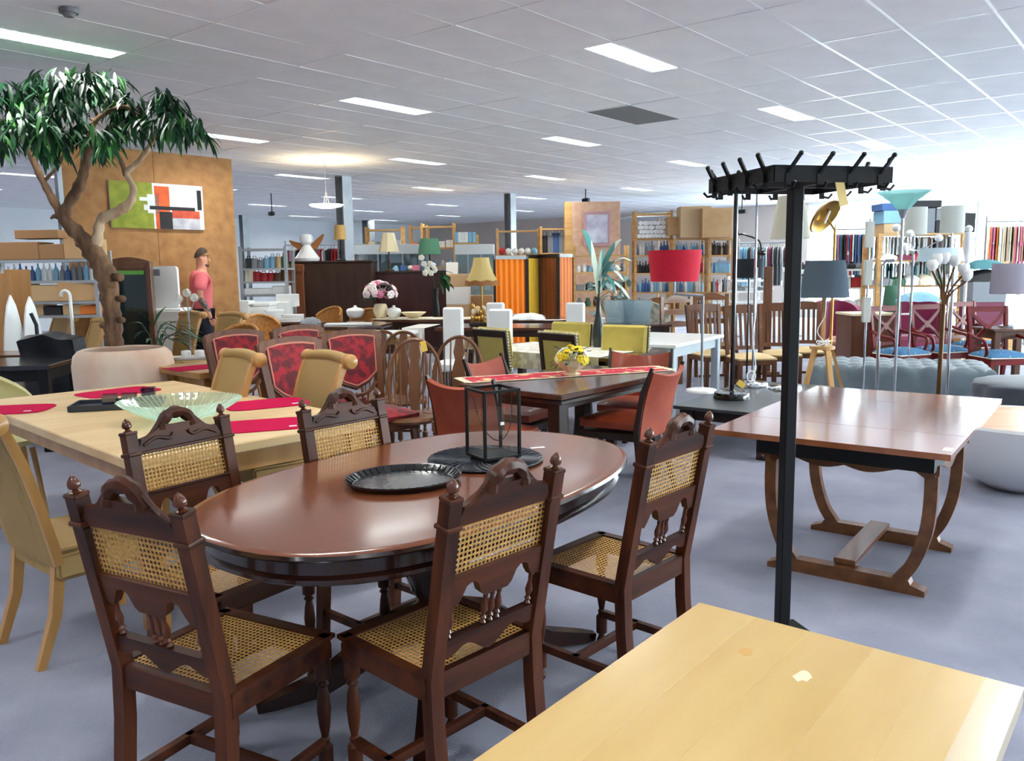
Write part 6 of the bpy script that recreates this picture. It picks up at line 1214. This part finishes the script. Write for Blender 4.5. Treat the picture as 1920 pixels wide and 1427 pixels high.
# ---- red x-back chairs with blue spotted seats
m_redl = wood('red_lacquer', (118, 22, 22), (88, 13, 14), .42, coat=.1, spec=.3); m_blued = M('blue_spotted', (62, 112, 150), .8, col2=(206, 222, 228), sc=(26, 26, 26), kind='voronoi', lo=.16, hi=.22)
def xchair(label, loc, rz):
    t = thing('red_chair', label, 'chair', loc, rz, 'red lacquered chairs with blue spotted seats'); B = lambda mb, n: mb.build(n, m_redl, t, (0, -.21, .45), (math.radians(8), 0, 0))
    for s_ in (-1, 1):
        mb = MB(); mb.bar(0, 0, .035, .04, (0, 1, 0), p=[(s_*.2, -.27, 0), (s_*.205, -.21, .45), (s_*.22, -.285, 1.0)]); mb.build('back_post', m_redl, t)
        mb = MB(); mb.box((s_*.215, .2, .21), (.04, .04, .42), .004); mb.build('front_leg', m_redl, t)
        mb = MB(); mb.tube(smooth_path([(s_*.22, -.24, .7), (s_*.26, -.05, .66), (s_*.26, .12, .63), (s_*.235, .14, .53), (s_*.22, .1, .44)], 5), .018, 8); mb.build('armrest', m_redl, t)
    mb = MB(); mb.bar((-.22, 0, .52), (.22, 0, .52), .03, .06); B(mb, 'top_rail'); mb = MB(); mb.bar((-.2, 0, .1), (.2, 0, .1), .025, .04); B(mb, 'lower_rail')
    for s_ in (-1, 1): mb = MB(); mb.bar(0, 0, .022, .035, p=smooth_path([(s_*.2, 0, .49), (s_*.09, 0, .38), (0, 0, .31 if s_ > 0 else .3), (s_*.0-.0, 0, .3)], 3)+[]); mb.bar(0, 0, .022, .035, p=smooth_path([(0, 0, .31), (s_*.09, 0, .24), (s_*.2, 0, .12)], 3)); B(mb, 'cross_bar')
    mb = MB(); mb.lathe([(.04, -.014), (.045, 0), (.04, .014)], 14, (0, 0, .305), RX(PI/2)); B(mb, 'rosette')
    mb = MB(); mb.box((0, 0, .405), (.46, .44, .07), .005); mb.build('seat_frame', m_redl, t); mb = MB(); mb.surf(lambda u, v: ((v*2-1)*.225, -.21+.43*u, .445+.06*(math.sin(PI*u)*math.sin(PI*v))**.4), 12, 12, .02); mb.build('seat', m_blued, t); mb = MB(); mb.bar((-.23, .222, .448), (.23, .222, .448), .012, .012); mb.bar((-.232, -.2, .448), (-.232, .22, .448), .012, .012); mb.bar((.232, -.2, .448), (.232, .22, .448), .012, .012); mb.build('piping', m_whp, t); return t
rc = xchair('red lacquered chair with blue spotted seat beside the brown cabinet', (4.6, 9.75, 0), math.radians(-158))
for lab, c, r in (('red lacquered chair behind the bronze lamp pole', (5.2, 10.0, 0), -165), ('red lacquered chair seen between the chrome pole and the rightmost chair', (5.95, 10.55, 0), -160), ('red lacquered chair at the right edge of the picture', (5.5, 9.3, 0), -178)): dup(rc, c, math.radians(r), lab)
# ---- brown cabinet, burgundy armchairs, stool
p = D(1640, 640, 10.3); zt = D(1640, 588, 10.3).z; t = thing('brown_chest', 'plain brown wooden cabinet left of the red chairs', 'cabinet', (p.x, 10.6, 0)); mb = MB(); mb.box((0, 0, zt/2-.015), (.54, .5, zt-.03), .004); mb.build('body', wood('teak_panel', (104, 58, 32), (84, 44, 22), .4, sc=(8, 8, 1)), t); mb = MB(); mb.box((0, 0, zt-.015), (.57, .53, .03), .004); mb.build('top', m_cream, t)
m_burg = M('burgundy_velvet', (122, 10, 62), .8, sheen=.4)
for k, (x, y, Y, w_) in enumerate(((1596, 566, 11.3, .62), (1733, 560, 12.2, .95))):
    p = D(x, 600, Y); zt = D(x, y, Y).z; t = thing('burgundy_chair', ('burgundy velvet tub chair behind the brass lamp pole', 'burgundy velvet sofa behind the red chairs')[k], 'armchair', (p.x, Y+.3, 0)); mb = MB(); mb.surf(lambda u, v: ((w_/2)*math.sin((v-.5)*2.9), .3*math.cos((v-.5)*2.9), .25+(zt-.25)*u*(1-.18*(2*abs(v-.5))**2)), 8, 20, .09); mb.build('backrest', m_burg, t); mb = MB(); mb.box((0, -.05, .33), (w_*.85, .5, .2), .05); mb.build('seat', m_burg, t); mb = MB(); mb.lathe([(w_*.35, 0), (w_*.38, .22)], 24, sq=(1, .6)); mb.build('base', m_black, t)
p = G(1585, 636, .5); t = thing('round_stool', 'round stool with pale pink leather seat', 'stool', (p.x, p.y, 0)); mb = MB(); mb.lathe([(.001, .44), (.24, .44), (.25, .48), (.2, .53), (.001, .54)], 24); mb.build('seat', M('pink_leather', (206, 150, 134), .5), t)
for k in range(4): a = k*PI/2+.5; mb = MB(); mb.tube([(.15*math.cos(a), .15*math.sin(a), .45), (.2*math.cos(a), .2*math.sin(a), 0)], .018, 8); mb.build('leg', m_darkleg, t)
# ---- slat-back chairs with beige seats
m_beigeseat = M('beige_seat', (206, 178, 128), .85, sheen=.2); m_slat = wood('slat_oak', (112, 68, 38), (84, 48, 24), .4, sc=(12, 12, 2), coat=.2)
def slat_chair(label, loc, rz):
    t = thing('slat_chair', label, 'chair', loc, rz, 'slat-backed chairs with beige seats'); B = lambda mb, n: mb.build(n, m_slat, t, (0, -.2, .45), (math.radians(9), 0, 0))
    for s_ in (-1, 1):
        mb = MB(); mb.bar(0, 0, .04, .04, (0, 1, 0), p=[(s_*.19, -.26, 0), (s_*.2, -.2, .45), (s_*.215, -.29, 1.03)]); mb.build('back_post', m_slat, t); mb = MB(); mb.box((s_*.2, .2, .21), (.045, .045, .42), .004); mb.build('front_leg', m_slat, t)
    mb = MB(); xs = [-.22+.44*k/12 for k in range(13)]; mb.strip(xs, [.6-.02*(x/.22)**2 for x in xs], [.5]*13, -.014, .014); B(mb, 'top_rail'); mb = MB(); mb.box((0, 0, .09), (.4, .024, .045)); B(mb, 'lower_rail')
    for k in range(6): mb = MB(); mb.box(((k-2.5)*.062, 0, .31), (.03, .014, .4)); B(mb, 'slat')
    mb = MB(); mb.box((0, 0, .405), (.44, .43, .06), .004); mb.build('seat_frame', m_slat, t); mb = MB(); mb.surf(lambda u, v: ((v*2-1)*.22, -.2+.43*u, .435+.05*(math.sin(PI*u)*math.sin(PI*v))**.5), 10, 10, .02); mb.build('seat', m_beigeseat, t)
    mb = MB(); mb.bar((-.19, 0, .18), (.19, 0, .18), .02, .03); mb.build('stretcher', m_slat, t); return t
sc_ = None
for k, (x, Y, r, lab) in enumerate(((1338, 10.0, 196, 'slat-backed chair with beige seat right of the white table'), (1408, 9.55, 186, 'slat-backed chair with beige seat behind the chrome lamp pole'), (1462, 9.9, 172, 'slat-backed chair with beige seat half hidden by the coat stand'), (1505, 10.2, 168, 'slat-backed chair with beige seat left of the tripod lamp'))):
    p = D(x, 650, Y); loc = (p.x, Y, 0)
    if not sc_: sc_ = slat_chair(lab, loc, math.radians(r))
    else: dup(sc_, loc, math.radians(r), lab)
def ladder_chair(label, x, Y, rz_, yt):
    p = D(x, 600, Y); zt = D(x, yt, Y).z; t = thing('ladder_chair', label, 'chair', (p.x, Y, 0), rz_)
    for s_ in (-1, 1): mb = MB(); mb.bar((s_*.2, -.25, 0), (s_*.22, -.27, zt-.03), .045, .04, (0, 1, 0)); mb.build('back_post', m_oak, t); mb = MB(); mb.box((s_*.2, .18, .22), (.045, .045, .44)); mb.build('front_leg', m_oak, t)
    for k in range(3): mb = MB(); z = zt-.06-.16*k; xs = [-.2+.4*j/16 for j in range(17)]; mb.strip(xs, [z+.02+(.035 if k == 0 else .01)*math.cos(x_*PI/.25) for x_ in xs], [z-.05]*17, -.28, -.25); mb.build('ladder_rail', m_oak, t)
    mb = MB(); mb.box((0, -.02, .45), (.44, .44, .05), .008); mb.build('seat', m_oak, t)
ladder_chair('oak ladder-back chair behind the white table', 1288, 10.8, math.radians(200), 553); ladder_chair('oak ladder-back chair with wavy top rail beside the slat chairs', 1345, 11.0, math.radians(185), 548); ladder_chair('dark wooden chair behind the floral armchair', 1232, 12.3, math.radians(170), 558)
table('side_table', 'small brown table at the far left edge behind the black table', (D(-60, 650, 8.0).x, 7.95), 5, .6, .5, .74, m_brown, m_brownv)
# ---- white table on the right, floral armchair, clear crates
table('white_table', 'white lacquered table right of the bottle vase', (1.56, 7.86), 57, 1.4, 1.15, .76, m_wht, M('pale_grey_paint', (190, 200, 206), .4), .035, .08, .1)
m_floral = M('grey_floral_fabric', (186, 180, 166), .85, col2=(120, 128, 128), sc=(12, 12, 12), lo=.4, hi=.6)
p = D(1222, 600, 11.5); t = thing('floral_armchair', 'grey floral armchair behind the white table', 'armchair', (p.x, 11.7, 0), .2); zt = D(1222, 567, 11.5).z; mb = MB(); mb.surf(lambda u, v: (.34*math.sin((v-.5)*2.9), .3*math.cos((v-.5)*2.9), .2+(zt-.2)*u*(1-.2*(2*abs(v-.5))**2)), 8, 20, .1); mb.build('backrest', m_floral, t); mb = MB(); mb.box((0, -.05, .35), (.56, .5, .2), .05); mb.build('seat', m_floral, t); mb = MB(); mb.box((0, 0, .12), (.6, .5, .24), .02); mb.build('base', m_floral, t)
mt_c = thin_glass('clear_plastic', (220, 230, 236), .15, .15)
for k, (x, y) in enumerate(((1160, 610), (1192, 612))):
    p = D(x, y, 11.0); mb = MB(); sq_ = lambda a, z: [(a, a*.7, z), (-a, a*.7, z), (-a, -a*.7, z), (a, -a*.7, z)]; mb.loft([sq_(.16, 0), sq_(.19, .3), sq_(.2, .31), sq_(.185, .3), sq_(.155, .01)]); tag(mb.build('storage_crate', mt_c, None, (p.x, 11.0, .76)), ('clear plastic crate nearest the vase', 'clear plastic crate beside the floral armchair')[k], 'crate')
table('side_table', 'dark table carrying the clear plastic crates', (D(1130, 600, 10.8).x, 10.75), 0, .9, .5, .758, m_darkt, m_darkleg)
p = D(1140, 575, 12.5); t = thing('silver_ivy', 'grey-green trailing artificial plant behind the bottle vase', 'plant', (p.x, 12.5, 0)); mb = MB(); mb.lathe([(.15, 0), (.18, .4), (.2, D(1140, 590, 12.5).z-.05), (.18, D(1140, 590, 12.5).z-.05)], 18); mb.build('planter', PAL['white'], t); lfm2 = leaf_mesh(.13, .09, M('silver_leaf', (120, 146, 140), .5), .2, .3); q = random.Random(9)
for k in range(46): g = D(q.uniform(1105, 1185), q.uniform(515, 592), 12.5+q.uniform(-.15, .15))-Vector(t.location); ob('leaf', lfm2, t, g, (q.uniform(-1.2, .3), q.uniform(-.5, .5), q.uniform(0, 6.28)))
for k in range(4): mb = MB(); mb.tube([(0, 0, D(1140, 590, 12.5).z-.1), (q.uniform(-.2, .2), 0, D(1140, 560, 12.5).z), D(1115+20*k, 525, 12.5)-Vector(t.location)], .006, 5); mb.build('stem', m_leafd, t)
# ---- shelves, rails and textiles at the bright end
t, a, b, y, zs = shelf('textile_shelf', 'wooden shelf unit with suitcases on top behind the floor lamps', 1648, 1812, 437, 13.2, .6, (437, 487, 535, 580), m_shelfw, .06)
hz = zs[0]+.002
for k, (x, dz, c_, w_, h_, lab) in enumerate(((1668, 0, 'tan', .36, .15, 'tan flat box at the bottom of the blue box pile'), (1668, .152, 'sky', .38, .2, 'sky blue storage box with wave pattern on the suitcase shelf'), (1668, .354, 'blue', .44, .11, 'dark blue lid box on top of the blue box pile'), (1722, .0, 'grey', .36, .38, 'tall grey case behind the white drum lamp'), (1722, .39, 'black', .5, .11, 'dark folded cover on the tall grey case'), (1768, 0, 'black', .48, .19, 'black suitcase lying lowest on the shelf top'), (1768, .192, 'grey', .48, .19, 'grey suitcase lying on the black suitcase'), (1798, 0, 'black', .3, .3, 'dark holdall at the right end of the suitcase shelf'))):
    one('box', x, 430, 13.4, hz+dz, c_, w_, h_, .4, lab, name='suitcase' if 'suitcase' in lab and 'shelf' not in lab else 'storage_box', cat='suitcase' if 'suitcase lying' in lab else 'box')
row('garment', a, b, y, zs[0]-.05, 24, ('white', 'cream', 'black', 'white', 'brown', 'grey', 'white'), .42, .36, .05, 'garment hanging under the suitcase shelf', 'garments under the suitcase shelf', 91, 'hanging_garment', .1, PI/2-.4)
row('textile', a, b, y-.1, zs[1]+.002, 5, ('plum', 'red', 'black', 'grey', 'white'), .3, .09, .4, 'folded textile on the upper board behind the lamps', 'textiles on the upper board', 92, 'folded_textile', .2)
row('garment', a, b, y, zs[1]-.05, 20, ('white', 'black', 'white', 'cream', 'teal'), .4, .3, .05, 'garment hanging below the folded textiles', 'garments below the folded textiles', 93, 'hanging_garment', .1, PI/2-.4)
row('textile', a, b, y-.1, zs[2]+.002, 6, ('grey', 'sky', 'white', 'green', 'cream', 'red'), .3, .14, .4, 'folded textile on the lower board behind the red chairs', 'textiles on the lower board', 94, 'folded_textile', .25)
one('bag', 1672, 566, 12.6, .75, 'green', .3, .42, .2, 'grey-green shoulder bag hanging behind the lamp poles'); one('textile', 1722, 560, 12.2, .95, 'sky', .5, .14, .4, 'pile of folded jeans behind the burgundy sofa', name='jeans_pile', cat='jeans')
table('sale_table', 'white sale table behind the burgundy sofa', (D(1640, 600, 12.0).x, 12.7), 0, 1.5, .45, .748, m_wht, m_steel)
zz = 0
for k, (c_, h_) in enumerate((('plum', .42), ('grey', .3), ('black', .18), ('teal', .14))): one('box' if k < 2 else 'textile', 1842, 560, 12.3, zz+.5, c_, .5, h_, .35, ('plum ribbed suitcase standing behind the rightmost red chairs', 'grey case on the plum suitcase', 'dark folded blanket on the grey case', 'dark teal cushion topping the pile')[k], name=('suitcase', 'suitcase', 'blanket', 'cushion')[k], cat=('suitcase', 'suitcase', 'blanket', 'cushion')[k]); zz += h_+.001
mb = MB(); mb.box((0, 0, .249), (.8, .45, .498), .01); tag(mb.build('low_platform', m_shelfw, None, (D(1842, 560, 12.3).x, 12.3, 0)), 'low wooden platform under the plum suitcase', 'platform')
rail('clothes rail with bright shirts behind the tripod lamp', 1566, 1645, 430, 15.5, 26, ('yellow', 'blue', 'sky', 'pink', 'white', 'green', 'black', 'blue', 'red', 'grey'), 'bright shirt on the rail behind the tripod lamp', 'shirts behind the tripod lamp', 95, .75)
rail('clothes rail with pale shirts near the windows', 1700, 1790, 455, 17.5, 26, ('white', 'cream', 'grey', 'black', 'white', 'brown'), 'shirt on the pale rail near the windows', 'shirts near the windows', 96, .7)
rail('clothes rail with pastel clothes at the right edge', 1850, 1935, 415, 15.0, 22, ('pink', 'cream', 'white', 'orange', 'tan', 'white'), 'pastel garment on the rail at the right edge', 'pastel garments at the right edge', 97, .7)
t, a, b, y, zs = shelf('goods_counter', 'white slatted shelf behind the slat-backed chairs', 1378, 1442, 518, 12.8, .45, (525, 545, 565, 585), m_wht, .04)
row('jar', a, b, y, zs[3]+.002, 8, ('black', 'white', 'grey'), .07, .1, .07, 'small dark jar on the white slatted shelf', 'jars on the white slatted shelf', 98); row('textile', a, b, y, zs[1]+.002, 3, ('white', 'grey'), .17, .06, .3, 'white folded towel on the white slatted shelf', 'towels on the white slatted shelf', 99, 'folded_towel')
t, a, b, y, zs = shelf('goods_counter', 'long white goods counter behind the tripod lamp', 1490, 1645, 500, 13.8, .6, (505, 540, 575), m_wht, .04)
row('jar', a, b, y, zs[0]+.002, 12, ('white', 'grey', 'sky', 'black', 'red'), .12, .12, .12, 'ornament on top of the long white counter', 'ornaments on the long white counter', 100); row('box', a, b, y, zs[1]+.002, 8, ('black', 'teal', 'white', 'red', 'grey'), .16, .2, .25, 'box on the middle board of the long white counter', 'boxes on the long white counter', 101); row('textile', a, b, y, zs[2]+.002, 6, ('white', 'pink', 'white'), .22, .1, .3, 'pale towel low on the long white counter', 'towels on the long white counter', 102, 'folded_towel')
rail('clothes rail with dark coats behind the black drum lamp', 1385, 1500, 455, 17.5, 24, ('grey', 'black', 'white', 'brown', 'plum', 'sky'), 'coat on the rail behind the black drum lamp', 'coats behind the black drum lamp', 103, .8)
p = D(1323, 540, 12.0); mb = MB(); mb.box((0, 0, .8), (.1, .1, 1.6), .006); p = D(1440, 540, 11.5); zt = D(1440, 500, 11.5).z; mb = MB(); mb.box((0, 0, zt/2), (.1, .1, zt), .006); mb.box((0, 0, .02), (.3, .3, .04), .005); tag(mb.build('wooden_post', m_slat, None, (p.x, 11.5, 0)), 'brown square wooden post behind the slat-backed chairs', 'post')
t, a, b, y, zs = shelf('wire_rack', 'white metal rack in front of the windows at the right edge', 1836, 1950, 372, 17.0, .5, (455, 500, 545), m_wht, .06, cat='rack')
row('ball', a, b, y, zs[0]+.002, 5, ('white', 'cream', 'pink'), .2, .22, .2, 'pale hat on the white rack by the windows', 'hats on the white rack', 104, 'hat', cat='hat'); row('textile', a, b, y, zs[1]+.002, 4, ('white', 'tan', 'cream'), .3, .15, .3, 'pale folded cloth on the white rack by the windows', 'cloths on the white rack', 105, 'folded_cloth')
